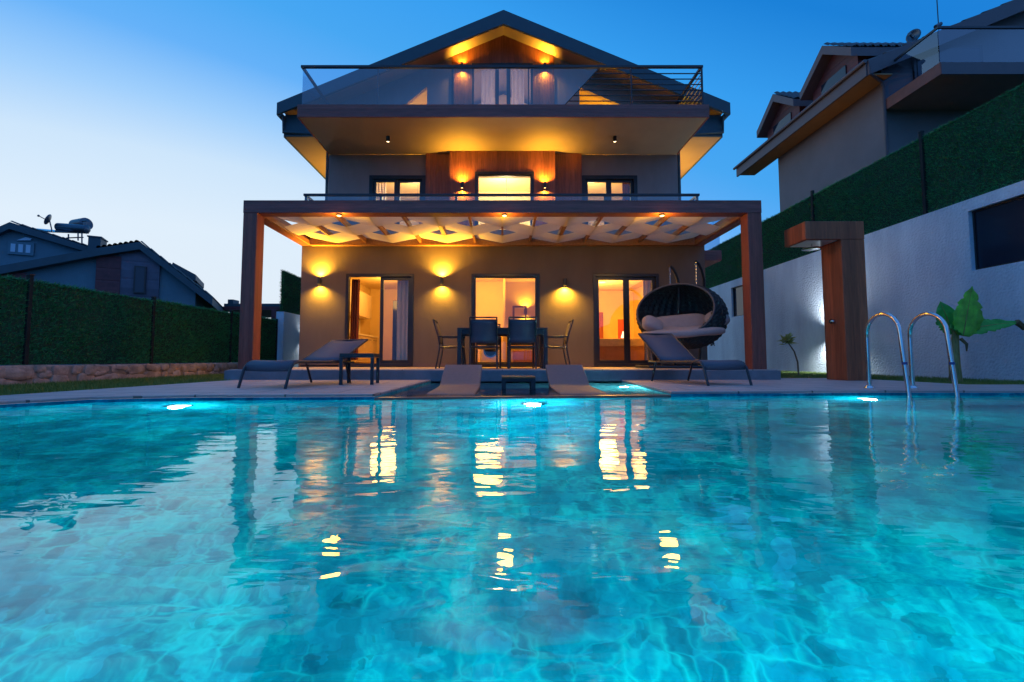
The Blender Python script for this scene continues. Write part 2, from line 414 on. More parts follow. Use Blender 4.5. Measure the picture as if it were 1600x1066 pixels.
def water_mat():
    m = bpy.data.materials.new('water'); n, l = nodes(m); b = n['Principled BSDF']; n.remove(b)
    g = n.new('ShaderNodeBsdfGlass'); g.inputs['Color'].default_value = (.93, .98, 1, 1); g.inputs['Roughness'].default_value = 0.0; g.inputs['IOR'].default_value = 1.333
    t = n.new('ShaderNodeTexCoord')
    def wave(sx, sy, sc, det):
        mp = n.new('ShaderNodeMapping'); mp.inputs['Scale'].default_value = (sx, sy, 1); mp.inputs['Rotation'].default_value = (0, 0, R(12)); l.new(t.outputs['Object'], mp.inputs[0])
        z = n.new('ShaderNodeTexNoise'); z.inputs['Scale'].default_value = sc; z.inputs['Detail'].default_value = det; z.inputs['Distortion'].default_value = .4; l.new(mp.outputs[0], z.inputs['Vector']); return z.outputs['Fac']
    b1 = n.new('ShaderNodeBump'); b1.inputs['Distance'].default_value = .009; l.new(wave(.7, 1.5, 1.5, 2), b1.inputs['Height'])
    b2 = n.new('ShaderNodeBump'); b2.inputs['Distance'].default_value = .0021; l.new(wave(.8, 1.7, 6, 2), b2.inputs['Height']); l.new(b1.outputs[0], b2.inputs['Normal'])
    l.new(b2.outputs[0], g.inputs['Normal']); l.new(g.outputs[0], n['Material Output'].inputs[0])
    return m
M['water'] = water_mat()

# ------------------------------------------------------------------ lights
WARM = (1.0, .50, .035); WARMW = (1.0, .50, .10); COOL = (.44, .91, 1.0)
def lamp(kind, parent, loc, power, col, rot=(0,0,0), size=.05, angle=120, blend=.9, target=None):
    ld = bpy.data.lights.new('lamp_light', kind); ld.energy = power; ld.color = col
    if kind == 'SPOT': ld.spot_size = R(angle); ld.spot_blend = blend; ld.shadow_soft_size = size
    elif kind == 'POINT': ld.shadow_soft_size = size
    elif kind == 'AREA': ld.size = size
    o = bpy.data.objects.new('lamp_light', ld); C.objects.link(o)
    if target is not None:
        d = Vector(target)-Vector(loc); o.rotation_euler = d.to_track_quat('-Z', 'Y').to_euler()
    else: o.rotation_euler = rot
    o.location = loc
    if parent is not None:
        o.parent = parent; o.matrix_parent_inverse = Matrix.Translation(-Vector(parent.location))
    return o
IN = 2.6; OUTL = 4.5
UP = (PI, 0, 0); DOWN = (0, 0, 0)

# ================================================================== GROUND, POOL, DECK
PW = -0.060                                    # water level
pool_l = [(-4.4,-0.8),(-4.4,3.5),(-4.33,3.95),(-4.0,4.40),(-3.2,4.62),(-1.34,4.72)]
pool_r = [(1.9,5.08),(4.3,5.30),(8.6,5.20),(8.6,-0.8)]
poly = pool_l+pool_r
SH = [(-1.34,4.72),(1.9,5.08),(2.13,8.05),(-1.28,8.05)]
b = MB(); n_ = len(poly); ZB = -1.45
b.add([(x,y,ZB) for x, y in poly], [tuple(range(n_))])
for i in range(n_):
    (x0,y0),(x1,y1) = poly[i], poly[(i+1) % n_]
    zt = -.028 if i != 5 else -.11
    b.quad((x0,y0,ZB),(x1,y1,ZB),(x1,y1,zt),(x0,y0,zt))
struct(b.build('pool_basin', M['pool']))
b = MB(); b.add([(x,y,-.33) for x, y in SH], [(0,1,2,3)])
for i in (1,2,3):
    (x0,y0),(x1,y1) = SH[i], SH[(i+1) % 4]
    b.quad((x0,y0,-.33),(x1,y1,-.33),(x1,y1,-.028),(x0,y0,-.028))
b.quad((-1.34,4.84,-.33),(1.9,5.20,-.33),(1.9,5.20,-.06),(-1.34,4.84,-.06))
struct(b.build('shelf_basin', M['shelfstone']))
b = MB(); b.prism([(-1.34,4.715),(1.9,5.075),(1.9,5.20),(-1.34,4.84)], 'z', -.10, -.040)
struct(b.build('overflow_kerb', M['rim'], bevel=.006))
b = MB(); b.add([(x,y,PW) for x, y in poly], [tuple(range(n_))]); struct(b.build('water', M['water'], up=True))
b = MB(); b.add([(-1.335,4.83,-.046),(1.9,5.19,-.046),(2.13,8.045,-.046),(-1.28,8.045,-.046)], [(0,1,2,3)]); struct(b.build('shelf_water', M['water'], up=True))

dl = [(-1.28,8.05),(-1.34,4.72),(-3.2,4.62),(-4.0,4.40),(-4.33,3.95),(-4.4,3.5),(-4.4,-0.8),(-5.15,-0.8),(-5.05,4.5),(-4.74,8.05)]
dr = [(1.9,5.08),(4.3,5.30),(8.6,5.20),(8.6,-0.8),(9.0,-0.8),(9.0,6.5),(6.75,6.55),(6.75,8.8),(4.95,8.8),(4.95,8.05),(2.13,8.05)]
b = MB(); b.prism(dl, 'z', -.028, 0); b.prism(dr, 'z', -.028, 0); b.box(-5.15,9.0,-1.8,-.8,-.028,0)
struct(b.build('pool_deck', M['deck'], bevel=.008))
b = MB(); b.box(-4.95,4.95,8.08,10.655,-.3,.18); struct(b.build('patio', M['deck'], bevel=.006))
b = MB(); b.box(-4.96,4.96,8.05,8.082,-.3,.165); b.box(-4.982,-4.955,8.05,10.6,-.3,.165); b.box(4.955,4.982,8.05,10.6,-.3,.165)
struct(b.build('patio_step', M['step'], bevel=.004))
# ground: one sheet with the pool cut out of it
b = MB()
def gq(x0,x1,y0,y1,z=-.035): b.quad((x0,y0,z),(x1,y0,z),(x1,y1,z),(x0,y1,z))
gq(-900,-4.9,-900,1400); gq(8.75,900,-900,1400); gq(-4.9,8.75,-900,-1.5); gq(-4.9,8.75,8.06,1400); gq(6.5,8.75,6.4,8.06)
struct(b.build('ground', M['soil']))
b = MB(); b.prism([(9.25,-30),(900,-30),(900,400),(9.25,400)], 'z', -.02, 3.40); struct(b.build('hillside', M['soil']))

def blades(name, m, pos, length, width, up, lean, parent=None):
    """pos (n,3) roots; up (3,) main growth direction; thin triangles"""
    n = len(pos); up = np.array(up, float)
    d = up[None, :]+RNG.normal(0, lean, (n, 3)); d /= np.linalg.norm(d, axis=1)[:, None]
    s = np.cross(d, RNG.normal(0, 1, (n, 3))); s /= np.linalg.norm(s, axis=1)[:, None]+1e-9
    L = (length*RNG.uniform(.5, 1.25, n))[:, None]; w = (width*RNG.uniform(.6, 1.2, n))[:, None]
    v = np.empty((n, 3, 3)); v[:, 0] = pos-s*w; v[:, 1] = pos+s*w; v[:, 2] = pos+d*L
    me = bpy.data.meshes.new(name); me.vertices.add(3*n); me.vertices.foreach_set('co', v.reshape(-1))
    me.loops.add(3*n); me.loops.foreach_set('vertex_index', np.arange(3*n, dtype=np.int32))
    me.polygons.add(n); me.polygons.foreach_set('loop_start', np.arange(0, 3*n, 3, dtype=np.int32)); me.polygons.foreach_set('loop_total', np.full(n, 3, dtype=np.int32))
    me.update(calc_edges=True); me.materials.append(m)
    return link(name, me, parent)
def scatter(n, xr, yr, z):
    return np.stack([RNG.uniform(*xr, n), RNG.uniform(*yr, n), np.full(n, z)], 1)
p = scatter(52000, (-7.15,-4.7), (3.0,14), -.035); k = p[:,0] < -5.06+np.clip((p[:,1]-4.5)/3.5, 0, 1)*.32
k &= ~((p[:,1] > 8.0) & (p[:,0] > -5.0))
p1 = p[k]; p = scatter(52000, (5.0,8.98), (6.5,19), -.035); k = ~((p[:,0] < 6.8) & (p[:,1] < 8.85)); p2 = p[k]
g = blades('lawn_grass', M['grass'], np.concatenate([p1, p2]), .065, .006, (0,0,1), .45); g['kind'] = 'stuff'
g['label'] = 'short green lawn grass beside the deck'; 

# ================================================================== BOUNDARIES
def hedge_panel(fixed, lo, hi, z0, z1, n, side, parent, name='hedge_panel', axis='x'):
    """artificial green screen: backing plus needle leaves, on a plane x=fixed, running along y"""
    bk = MB(); bk.box(fixed-.02, fixed+.02, lo, hi, z0, z1-.02)
    o = bk.build(name, M['hedgeback'], parent)
    pos = np.stack([np.full(n, fixed+side*.02), RNG.uniform(lo, hi, n), RNG.uniform(z0, z1, n)], 1)
    nt_ = n//10; top = np.stack([RNG.uniform(fixed-.03, fixed+.03, nt_), RNG.uniform(lo, hi, nt_), np.full(nt_, z1-.03)], 1)
    q = np.concatenate([pos, top])
    grow = .85+.3*np.sin(q[:,1]*3.1+1.3*np.sin(q[:,2]*4))*np.sin(q[:,2]*5.3+q[:,1])+RNG.normal(0,.12,len(q))
    blades('hedge_leaves', M['hedge'], q, .06*np.clip(grow, .35, 1.5)*np.where(np.arange(len(q)) >= n, RNG.uniform(.7, 1.9, len(q)), 1), .0065, (side*.8, 0, .5), .55, o)
    return o
# left: rubble wall with screen fence
sw = thing('stone_wall', 'low rubble stone wall under the green screen fence left of the lawn', 'wall', (-7.2, 8.5, 0))
b = MB(); b.box(-7.42,-7.20,2.5,14.4,-.1,.25); core = b.build('wall_core', M['mortar'], sw)
b = MB()
y = 2.6
while y < 14.3:
    z = -.06; ww = random.uniform(.20, .42)
    while z < .25:
        hh = random.uniform(.10, .20)
        Mx = Matrix.Rotation(random.uniform(-.3,.3), 3, 'X')
        wj = ww*random.uniform(.6, 1.1)
        zc = min(z+hh/2, .265-hh/2)
        b.blob((-7.20+random.uniform(-.012,.008), y+random.uniform(0,.12), zc), random.uniform(.03,.05), wj/2*1.02, hh/2*1.02, 11, 7, random.uniform(.45,.75), Mx)
        if ww > .3 and random.random() < .5: b.blob((-7.20, y+wj*.6, zc), .035, .07, hh/2*.8, 8, 6, .7)
        z += hh*.98
    y += ww*.92
b.v = [(x+random.uniform(-.006,.006), y_+random.uniform(-.008,.008), z_+random.uniform(-.006,.006)) for x, y_, z_ in b.v]
b.build('rubble_stones', M['stone'], sw, smooth=True)
b = MB()
for yy in np.arange(2.6, 14.3, .30):
    b.blob((-7.31, yy+random.uniform(-.05,.05), .25), .11, .17, .015+random.random()*.015, 10, 6, .6)
b.build('coping_stones', M['stone'], sw, smooth=True)
lf = thing('screen_fence', 'artificial green leaf fence on posts along the low stone wall at left', 'fence', (-7.3, 8.5, .27))
posts_y = [4.6, 6.84, 9.29, 11.97, 14.4]
for a, c in zip(posts_y[:-1], posts_y[1:]):
    hedge_panel(-7.3, a+.035, c-.035, .28, 1.58+(a-4.6)*.008, int(3600*(c-a)), 1, lf)
hedge_panel(-7.3, 2.4, 4.565, .28, 1.58, 6000, 1, lf)
for yy in posts_y:
    b = MB(); b.box(-7.31,-7.25,yy-.03,yy+.03,.22,1.66); pst = b.build('fence_post', M['postm'], lf, bevel=.004)
    b = MB(); b.box(-7.318,-7.242,yy-.038,yy+.038,1.66,1.672); b.build('post_cap', M['metal'], pst)
# white wall section further back at left
bw = thing('white_boundary_wall', 'white rendered wall with tall green screen beside the house at left', 'wall', (-7.2, 17, 0))
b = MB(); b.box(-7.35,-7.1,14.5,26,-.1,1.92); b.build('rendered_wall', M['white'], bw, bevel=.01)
hedge_panel(-7.2, 14.52, 24, 1.93, 3.28, 22000, 1, bw, 'hedge_screen')
pe = np.stack([RNG.uniform(-7.23,-7.14,900), np.full(900,14.5), RNG.uniform(1.93,3.28,900)], 1)
blades('hedge_end', M['hedge'], pe, .08, .006, (0,-1,.3), .6, bw)

# right: retaining wall with recessed dark windows, screen on top
rw = thing('retaining_wall', 'tall rough white rendered retaining wall along the right side', 'wall', (9.1, 10, 0))
holes = [(7.0,8.50,2.06,3.22),(16.55,17.5,2.02,3.17)]
b = MB(); b.facade(-2, 27, -.1, 3.45, 0, .25, holes)
b.v = [(9.0+y_, x_, z_) for (x_, y_, z_) in b.v]
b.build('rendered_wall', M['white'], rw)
for (a, c, z0, z1) in holes:
    b = MB(); b.box(9.10,9.13,a,c,z0,z1); w_ = b.build('window_panel', M['darkglass'], rw)
    b = MB(); b.box(9.075,9.10,a,a+.035,z0,z1); b.box(9.075,9.10,c-.035,c,z0,z1); b.box(9.075,9.10,a+.035,c-.035,z0,z0+.035); b.box(9.075,9.10,a+.035,c-.035,z1-.035,z1)
    b.build('frame', M['frame'], w_)
rf = thing('screen_fence', 'artificial green leaf fence standing on top of the white retaining wall', 'fence', (9.1, 10, 3.45))
pr = [3.2, 6.3, 9.43, 12.85, 16.3, 20, 24]
for a, c in zip(pr[:-1], pr[1:]):
    hedge_panel(9.12, a+.04, c-.04, 3.46, 5.17, int(4200*(c-a)), -1, rf)
for yy in pr:
    b = MB(); b.box(9.05,9.12,yy-.035,yy+.035,3.44,5.30); b.build('fence_post', M['postm'], rf, bevel=.004)

# ================================================================== HOUSE
XL, XR = -4.83, 4.87; F0 = 10.65; U0 = 12.15
H = thing('house', 'three storey taupe villa with lit windows and gabled dark roof behind the pool', 'house', (0.02, 10.65, 0))
doors = [(-3.75,-2.12),(-.74,.89),(2.17,3.75)]
DT, DB = 2.415, .20
b = MB(); b.facade(XL, XR, .0, 3.30, F0, F0+.2, [(a, c, DB, DT) for a, c in doors])
b.box(XL, XL+.2, F0+.201, 18, 0, 3.30); b.box(XR-.2, XR, F0+.201, 18, 0, 3.30); b.box(XL+.2, XR-.2, 17.8, 18, 0, 3.3)
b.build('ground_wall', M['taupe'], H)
for x0, x1 in ((XL,-3.76),(-2.11,-.75),(.90,2.16),(3.76,XR)):
    b = MB(); b.box(x0, x1, F0-.015, F0-.001, .181, .265); b.build('skirting', M['rim'], H)
b = MB(); b.box(XL-.02, XR+.02, 10.42, 18, 3.301, 3.42); b.build('terrace_slab', M['taupe2'], H)
# upper floor
upw = [(-3.69,-2.13,3.45,5.46),(-.75,.86,3.45,5.47),(2.20,3.74,3.45,5.46)]
b = MB(); b.facade(XL, XR, 3.42, 6.06, U0, U0+.2, [(a, c, z0, z1) for a, c, z0, z1 in upw])
b.box(XL, XL+.2, U0+.201, 18, 3.42, 7.0); b.box(XR-.2, XR, U0+.201, 18, 3.42, 7.0)
b.box(XL+.2, XR-.2, 17.8, 18, 3.42, 7.0)
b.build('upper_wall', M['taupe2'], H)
b = MB(); b.facade(-1.44, 1.44, 3.42, 6.055, 11.93, 12.148, [(-.75,.86,3.45,5.47)])
b.build('wood_cladding', M['wood'], H, )
for x0, x1 in ((-2.12,-1.443),(1.443,2.19)):
    b = MB(); b.box(x0,x1,12.07,12.147,3.42,6.055); b.build('wood_cladding', M['wood'], H)
# attic: gable wall pieces
def roofz(x): return 9.56-.43*abs(x-.03)
b = MB()
b.facade(-1.43, 1.46, 6.40, 8.93, U0, U0+.15, [(-.86,.86,6.46,8.70)])
b.prism([(-1.43,8.931),(1.46,8.931),(.03,roofz(.03))], 'y', U0, U0+.15)
b.build('gable_cladding', M['wood'], H)
b = MB()
b.prism([(-2.12,6.4),(-1.432,6.4),(-1.432,roofz(-1.43)),(-2.12,roofz(-2.12))], 'y', U0+.03, U0+.15)
b.prism([(-2.121,8.05),(-2.121,roofz(-2.12)),(-4.83,roofz(-4.83)),(-4.83,6.76),(-3.6,6.76)], 'y', U0+.03, U0+.15)
b.prism([(-4.83,6.4),(-2.121,6.4),(-2.121,6.759),(-4.83,6.759)], 'y', U0+.03, U0+.15)
b.build('gable_wall', M['taupe2'], H); b = MB()
b.prism([(1.462,6.4),(2.17,6.4),(2.17,roofz(2.17)),(1.462,roofz(1.46))], 'y', U0+.03, U0+.15)
b.prism([(2.171,8.02),(4.4,7.05),(4.4,6.76),(4.87,6.76),(4.87,roofz(4.87)),(2.171,roofz(2.17))], 'y', U0+.03, U0+.15)
b.prism([(2.171,6.4),(4.87,6.4),(4.87,6.759),(2.171,6.759)], 'y', U0+.03, U0+.15)
b.build('gable_wall', M['taupe2'], H)
# roof
def rz(x, d=0): return 9.66-.43*abs(x-.03)-d
b = MB()
for s in (-1, 1):
    xe = .03+s*5.93
    b.prism([(.03, rz(.03)),(xe, rz(xe)),(xe, rz(xe,.1)),(.03, rz(.03,.1))], 'y', 11.47, 18.6)
rf_ = b.build('roof', M['barge'], H)
b = MB()
for s in (-1, 1):
    xe = .03+s*5.97
    b.prism([(.03, rz(.03,-.02)),(xe, rz(xe,-.02)),(xe, rz(xe,.30)),(.03, rz(.03,.375))], 'y', 11.40, 11.468)
b.build('barge_board', M['barge'], rf_, bevel=.004)
b = MB()
for s in (-1, 1):
    xe = .03+s*5.90
    b.prism([(.03, rz(.03,.102)),(xe, rz(xe,.102)),(xe, rz(xe,.125)),(.03, rz(.03,.125))], 'y', 11.47, 18.5)
b.build('soffit_lining', M['soffit'], rf_)
# boxed eaves and gutters
for s in (-1, 1):
    x0, x1 = (XR+.001, 5.90) if s > 0 else (XL-.001, -5.86)
    b = MB(); b.box(min(x0,x1), max(x0,x1), 11.75, 18.3, 6.36, 6.40); b.build('eave_soffit', M['soffit'], rf_)
    b = MB(); b.box(min(x1,x1+s*.05), max(x1,x1+s*.05), 11.75, 18.3, 6.35, 6.95)
    b.box(min(x0,x1), max(x0,x1), 11.70, 11.749, 6.35, 6.95); b.build('eave_fascia', M['barge'], rf_, bevel=.004)
    b = MB(); b.tube([(x1+s*.12, 11.62, 6.93),(x1+s*.12, 18.3, 6.93)], .075, 10); b.tube([(x1+s*.02, 11.66, 6.88),(x1+s*.02, 11.66, 6.45),(x0+s*.08, 11.72, 6.42),(x0+s*.08, 12.1, 6.40),(x0+s*.06,12.2,6.2),(x0+s*.06,12.2,3.5)], .04, 8)
    b.build('gutter', M['barge'], rf_, smooth=True)
# balcony
b = MB(); b.box(XL+.03, XR-.03, 10.24, 12.149, 6.062, 6.34); bal = b.build('balcony_slab', M['soffit'], H)
b = MB(); b.box(XL, XR, 10.20, 10.238, 6.05, 6.36); b.box(XL, XL+.028, 10.24, 12.12, 6.05, 6.36); b.box(XR-.028, XR, 10.24, 12.12, 6.05, 6.36)
b.build('balcony_fascia', M['woodh'], bal, bevel=.004)
# top railing: glass left and middle, bars at right
rl = MB(); T = 7.33
rl.box(-4.78, 4.76, 10.205, 10.265, T-.06, T); rl.box(-4.78,-4.72,10.27,12.1,T-.06,T); rl.box(4.70,4.76,10.27,12.1,T-.06,T)
rail = rl.build('balcony_railing', M['metal'], H, bevel=.005)
b = MB(); dx_t, dx_b = 2.30, 1.48
b.quad((-4.74,10.235,6.37),(dx_b,10.235,6.37),(dx_t,10.235,T-.061),(-4.74,10.235,T-.061)); b.quad((-4.75,10.27,6.37),(-4.75,12.1,6.37),(-4.75,12.1,T-.061),(-4.75,10.27,T-.061))
b.build('glass_panel', M['rail_glass'], rail)
for x, w in ((-2.96,.018),(-1.18,.05),(.62,.03)):
    b = MB(); b.box(x-w/2, x+w/2, 10.24, 10.28, 6.365, T-.061); b.build('post', M['metal'], rail)
for x in (4.73, 3.05):
    b = MB(); b.box(x-.018, x+.018, 10.215, 10.255, 6.365, T-.061); b.build('post', M['metal'], rail)
b = MB(); b.tube([(dx_b,10.235,6.37),(dx_t,10.235,T-.06)], .012, 6); b.build('diagonal_edge', M['metal'], rail)
for k in range(6):
    z = 6.46+k*.135; xs = dx_b+(dx_t-dx_b)*(z-6.37)/(T-6.43)
    b = MB(); b.tube([(xs,10.235,z),(4.73,10.235,z),(4.73,12.0,z)], .014, 6); b.build('bar', M['metal'], rail)
b = MB(); b.box(4.71,4.75,11.95,11.99,6.36,T-.061); b.build('post', M['metal'], rail)
# terrace railing
rl = MB(); T2 = 4.30
rl.box(-4.73,4.69,10.42,10.48,T2-.055,T2); rl.box(-4.73,-4.67,10.485,12.1,T2-.055,T2); rl.box(4.63,4.69,10.485,12.1,T2-.055,T2)
rail2 = rl.build('terrace_railing', M['metal'], H, bevel=.005)
b = MB(); b.quad((-4.70,10.45,3.43),(4.66,10.45,3.43),(4.66,10.45,T2-.046),(-4.70,10.45,T2-.046)); b.build('glass_panel', M['rail_glass'], rail2)
for x in (-4.68,-2.9,-1.1,.7,2.45,4.64):
    b = MB(); b.box(x-.03, x+.03, 10.455, 10.50, 3.42, T2-.046); b.build('post', M['metal'], rail2)
# doors and windows
def slider(name, x0, x1, z0, z1, y, split, parent, open_left=False, t=.07):
    b = MB(); b.box(x0, x0+t, y, y+.12, z0, z1); b.box(x1-t, x1, y, y+.12, z0, z1); b.box(x0+t, x1-t, y, y+.12, z1-t, z1); b.box(x0+t, x1-t, y, y+.12, z0, z0+t)
    fr = b.build(name, M['frame'], parent, bevel=.004)
    spans = [(x0+t, split), (split, x1-t)] if split else [(x0+t, x1-t)]
    for i, (a, c) in enumerate(spans):
        if open_left and i == 0: continue
        yy = y+.05+.03*i; s = .075 if split else .03
        b = MB(); b.box(a, a+s, yy, yy+.035, z0+t, z1-t); b.box(c-s, c, yy, yy+.035, z0+t, z1-t); b.box(a+s, c-s, yy, yy+.035, z1-t-s, z1-t); b.box(a+s, c-s, yy, yy+.035, z0+t, z0+t+s)
        sash = b.build('sash', M['frame'], fr, bevel=.003)
        b = MB(); b.quad((a+s, yy+.017, z0+t+s),(c-s, yy+.017, z0+t+s),(c-s, yy+.017, z1-t-s),(a+s, yy+.017, z1-t-s))
        b.build('pane', M['glass'], fr)
    return fr
slider('sliding_door', -3.75, -2.12, DB, DT, F0-.02, -2.94, H, True)
slider('glass_door', -.74, .89, DB, DT, F0-.02, None, H)
slider('sliding_door', 2.17, 3.75, DB, DT, F0-.02, 2.98, H)
slider('upper_window', -3.69, -2.13, 3.45, 5.46, U0-.02, -2.93, H, False, .10)
slider('upper_window', -.75, .86, 3.45, 5.47, 11.91, None, H)
slider('upper_window', 2.20, 3.74, 3.45, 5.46, U0-.02, 2.96, H, False, .10)
b = MB()
for x0, x1 in ((-.86,-.80),(.80,.86),(-.20,-.10),(.12,.22)): b.box(x0, x1, U0-.02, U0+.06, 6.46, 8.70)
for x0, x1 in ((-.80,-.20),(-.10,.12),(.22,.80)): b.box(x0, x1, U0-.02, U0+.06, 8.62, 8.70)
ad = b.build('attic_door', M['frame'], H, bevel=.004)
b = MB(); b.quad((-.80,U0+.02,6.46),(.80,U0+.02,6.46),(.80,U0+.02,8.62),(-.80,U0+.02,8.62)); b.build('pane', M['glass'], ad)
def curtain(b, x0, x1, y, z0, z1, wav=.03, per=.09, lean=0):
    n = max(6, int((x1-x0)/per*6)); vs = []; fs = []
    for i in range(n+1):
        x = x0+(x1-x0)*i/n
        yy = y+wav*math.sin(2*PI*(x-x0)/per)
        vs += [(x+lean, yy, z0), (x, yy, z1)]
    for i in range(n): fs.append((2*i, 2*i+2, 2*i+3, 2*i+1))
    b.add(vs, fs)
for x0, x1 in ((-.60,-.22),(.26,.62)):
    b = MB(); curtain(b, x0, x1, U0+.14, 6.47, 8.60, .02, .12); b.build('curtain', M['whitecurtain'], ad, smooth=True)
# rooms: linings are part of the house
def room(name, x0, x1, y0, y1, z0, z1, ceil=True):
    b = MB(); b.quad((x0,y1,z0),(x1,y1,z0),(x1,y1,z1),(x0,y1,z1)); b.quad((x0,y0,z0),(x0,y1,z0),(x0,y1,z1),(x0,y0,z1)); b.quad((x1,y1,z0),(x1,y0,z0),(x1,y0,z1),(x1,y1,z1))
    b.quad((x0,y0,z1),(x1,y0,z1),(x1,y1,z1),(x0,y1,z1)); o = b.build(name, M['room'], H)
    b = MB(); b.quad((x0,y0-.02,z0),(x1,y0-.02,z0),(x1,y1,z0),(x0,y1,z0)); b.build('room_floor', M['floorwood'], H)
    return o
room('kitchen_walls', -4.6, -1.35, 10.86, 15.5, .19, 2.8)
room('hall_walls', -1.3, 1.3, 10.86, 13.9, .19, 2.8)
room('living_walls', 1.35, 4.65, 10.86, 15.8, .19, 2.8)
room('bedroom_walls', -4.5, -1.6, 12.36, 15.5, 3.44, 5.9)
room('landing_walls', -1.5, 1.5, 12.36, 14.5, 3.44, 5.9)
room('bedroom_walls', 1.6, 4.6, 12.36, 15.5, 3.44, 5.9)
b = MB(); b.prism([(-4.6,6.45),(-4.6,7.4),(.03,9.3),(4.6,7.4),(4.6,6.45)], 'y', 14.6, 14.65); b.box(-1.3,-1.25,12.4,14.6,6.45,8.7); b.box(1.27,1.32,12.4,14.6,6.45,8.7)
b.build('attic_walls', M['room'], H)
lamp('POINT', H, (0, 13.6, 7.6), 60, (1,.66,.66), size=.2)  # added light without a lamp, brightens the attic curtains from behind
# side balcony to the right of the house
b = MB(); b.box(XR+.01, 5.75, 11.6, 13.4, 2.95, 3.22); sb = b.build('side_balcony', M['woodh'], H, bevel=.004)
b = MB(); b.quad((4.9,11.62,3.22),(5.72,11.62,3.22),(5.72,11.62,4.1),(4.9,11.62,4.1)); b.quad((5.72,11.62,3.22),(5.72,13.3,3.22),(5.72,13.3,4.1),(5.72,11.62,4.1)); b.build('glass_panel', M['rail_glass'], sb)

# ---- lights indoors (the lamps the photo shows lit)
def ceil_lamp(loc, label, power, r=.12, col=WARMW):
    t = thing('ceiling_lamp', label, 'ceiling lamp', loc, group='ceiling lamps inside the house')
    b = MB(); x, y, z = loc; b.lathe([(0,-.001),(r+.02,-.001),(r+.02,-.03),(r,-.035)], (x,y,z)); b.build('housing', M['appliance'], t, smooth=True)
    b = MB(); b.lathe([(0,-.034),(r*.98,-.034)], (x,y,z)); b.build('diffuser', M['shade'], t)
    lamp('POINT', t, (x, y, z-.45), power*IN*.68, col, size=.40); return t
ceil_lamp((-3.4, 13.2, 2.8), 'round lit ceiling lamp in the kitchen behind the left door', 52)
ceil_lamp((-2.3, 12.2, 2.8), 'round lit ceiling lamp near the right sash of the left door', 30)
ceil_lamp((-.4, 12.2, 2.8), 'round ceiling lamp in the yellow hall behind the middle door', 85, col=(1,.48,.05))
ceil_lamp((3.0, 13.4, 2.715), 'round ceiling lamp above the sofa behind the right door', 130, col=(1,.49,.07))
ceil_lamp((3.9, 12.0, 2.8), 'small ceiling lamp near the window side of the living room', 50, col=(1,.49,.07))
ceil_lamp((0.0, 13.2, 5.9), 'ceiling lamp of the landing behind the middle upper window', 110, col=(1,.78,.45))
def pendant(x, y, z, label, power):
    t = thing('pendant_lamp', label, 'pendant lamp', (x, y, 5.9), group='pendant lamps upstairs')
    b = MB(); b.cyl((x,y,5.9),(x,y,z+.2),.008,6); b.build('cord', M['metal'], t)
    b = MB(); b.lathe([(.05,.2),(.16,.14),(.21,.02),(.19,-.10),(.08,-.16),(0,-.17)], (x,y,z)); b.build('lamp_shade', M['shade'], t, smooth=True)
    lamp('POINT', t, (x, y-.35, z+.1), power*IN, (1,.74,.40), size=.2)
pendant(-2.62, 13.6, 5.05, 'white glowing pendant in the left upper window', 60)
pendant(2.62, 13.6, 5.05, 'white glowing pendant in the right upper window', 60)
pendant(0.12, 13.4, 4.72, 'white glowing pendant low in the middle upper window', 30)
lamp('POINT', H, (-2.9, 13.6, 7.0), 160, WARM, size=.1); lamp('POINT', H, (3.0, 13.6, 7.0), 160, WARM, size=.1)

# ---- wall lamps on the facade
def sconce(x, y, z, label, up, down, pu, pd, h=.16, r=.045, group='wall lamps', ax='y', col=WARM):
    t = thing('wall_lamp', label, 'wall lamp', (x, y, z), group=group)
    ox, oy = (0, -.09) if ax == 'y' else (-.09, 0)
    cx, cyy = x+ox, y+oy
    b = MB(); b.lathe([(r*.6,-h/2+.01),(r*.86,-h/2+.002),(r,-h/2),(r,h/2),(r*.86,h/2-.002),(r*.6,h/2-.01)], (cx,cyy,z), 20)
    if not up: b.lathe([(0,h/2-.005),(r,h/2-.004)], (cx,cyy,z), 20)
    b.build('lamp_body', M['metal'], t, smooth=True)
    b = MB(); b.box(min(x,x+ox*.6)-(.03 if ax == 'y' else 0), max(x,x+ox*.6)+(.03 if ax == 'y' else 0), min(y,y+oy*.6)-(.03 if ax == 'x' else 0), max(y,y+oy*.6)+(.03 if ax == 'x' else 0), z-.04, z+.04); b.build('bracket', M['metal'], t)
    for on, s, pw, rot in ((up, 1, pu, UP), (down, -1, pd, DOWN)):
        if not on: continue
        b = MB(); b.lathe([(0,s*(h/2-.012)),(r*.6,s*(h/2-.012))], (cx,cyy,z), 16); b.build('bulb', M['bulb'] if col == WARM else M['bulbw'], t)
        lamp('SPOT', t, (cx, cyy, z+s*(h/2+.004)), pw*OUTL, col, rot=rot, size=.025, angle=150, blend=1)
    return t
G = 'cylinder wall lamps of the house'
PG = 36
sconce(-4.36, F0, 2.23, 'up and down wall lamp left of the left sliding door', 1, 1, PG*1.9, PG, group=G)
sconce(-1.44, F0, 2.23, 'up and down wall lamp between the left and middle doors', 1, 1, PG*1.9, PG, group=G)
sconce(1.49, F0, 2.20, 'wall lamp between middle and right doors lit downwards only', 0, 1, 0, PG*1.7, group=G)
sconce(-1.09, 11.93, 5.06, 'wall lamp on wood cladding left of the middle upper window', 1, 1, 38, 24, group=G)
sconce(1.15, 11.93, 5.06, 'wall lamp on wood cladding right of the middle upper window', 1, 1, 38, 24, group=G)
sconce(-1.13, U0, 8.57, 'wall lamp high in the gable left of the attic door', 1, 1, 22, 12, group=G)
sconce(1.19, U0, 8.57, 'wall lamp high in the gable right of the attic door', 1, 1, 22, 12, group=G)
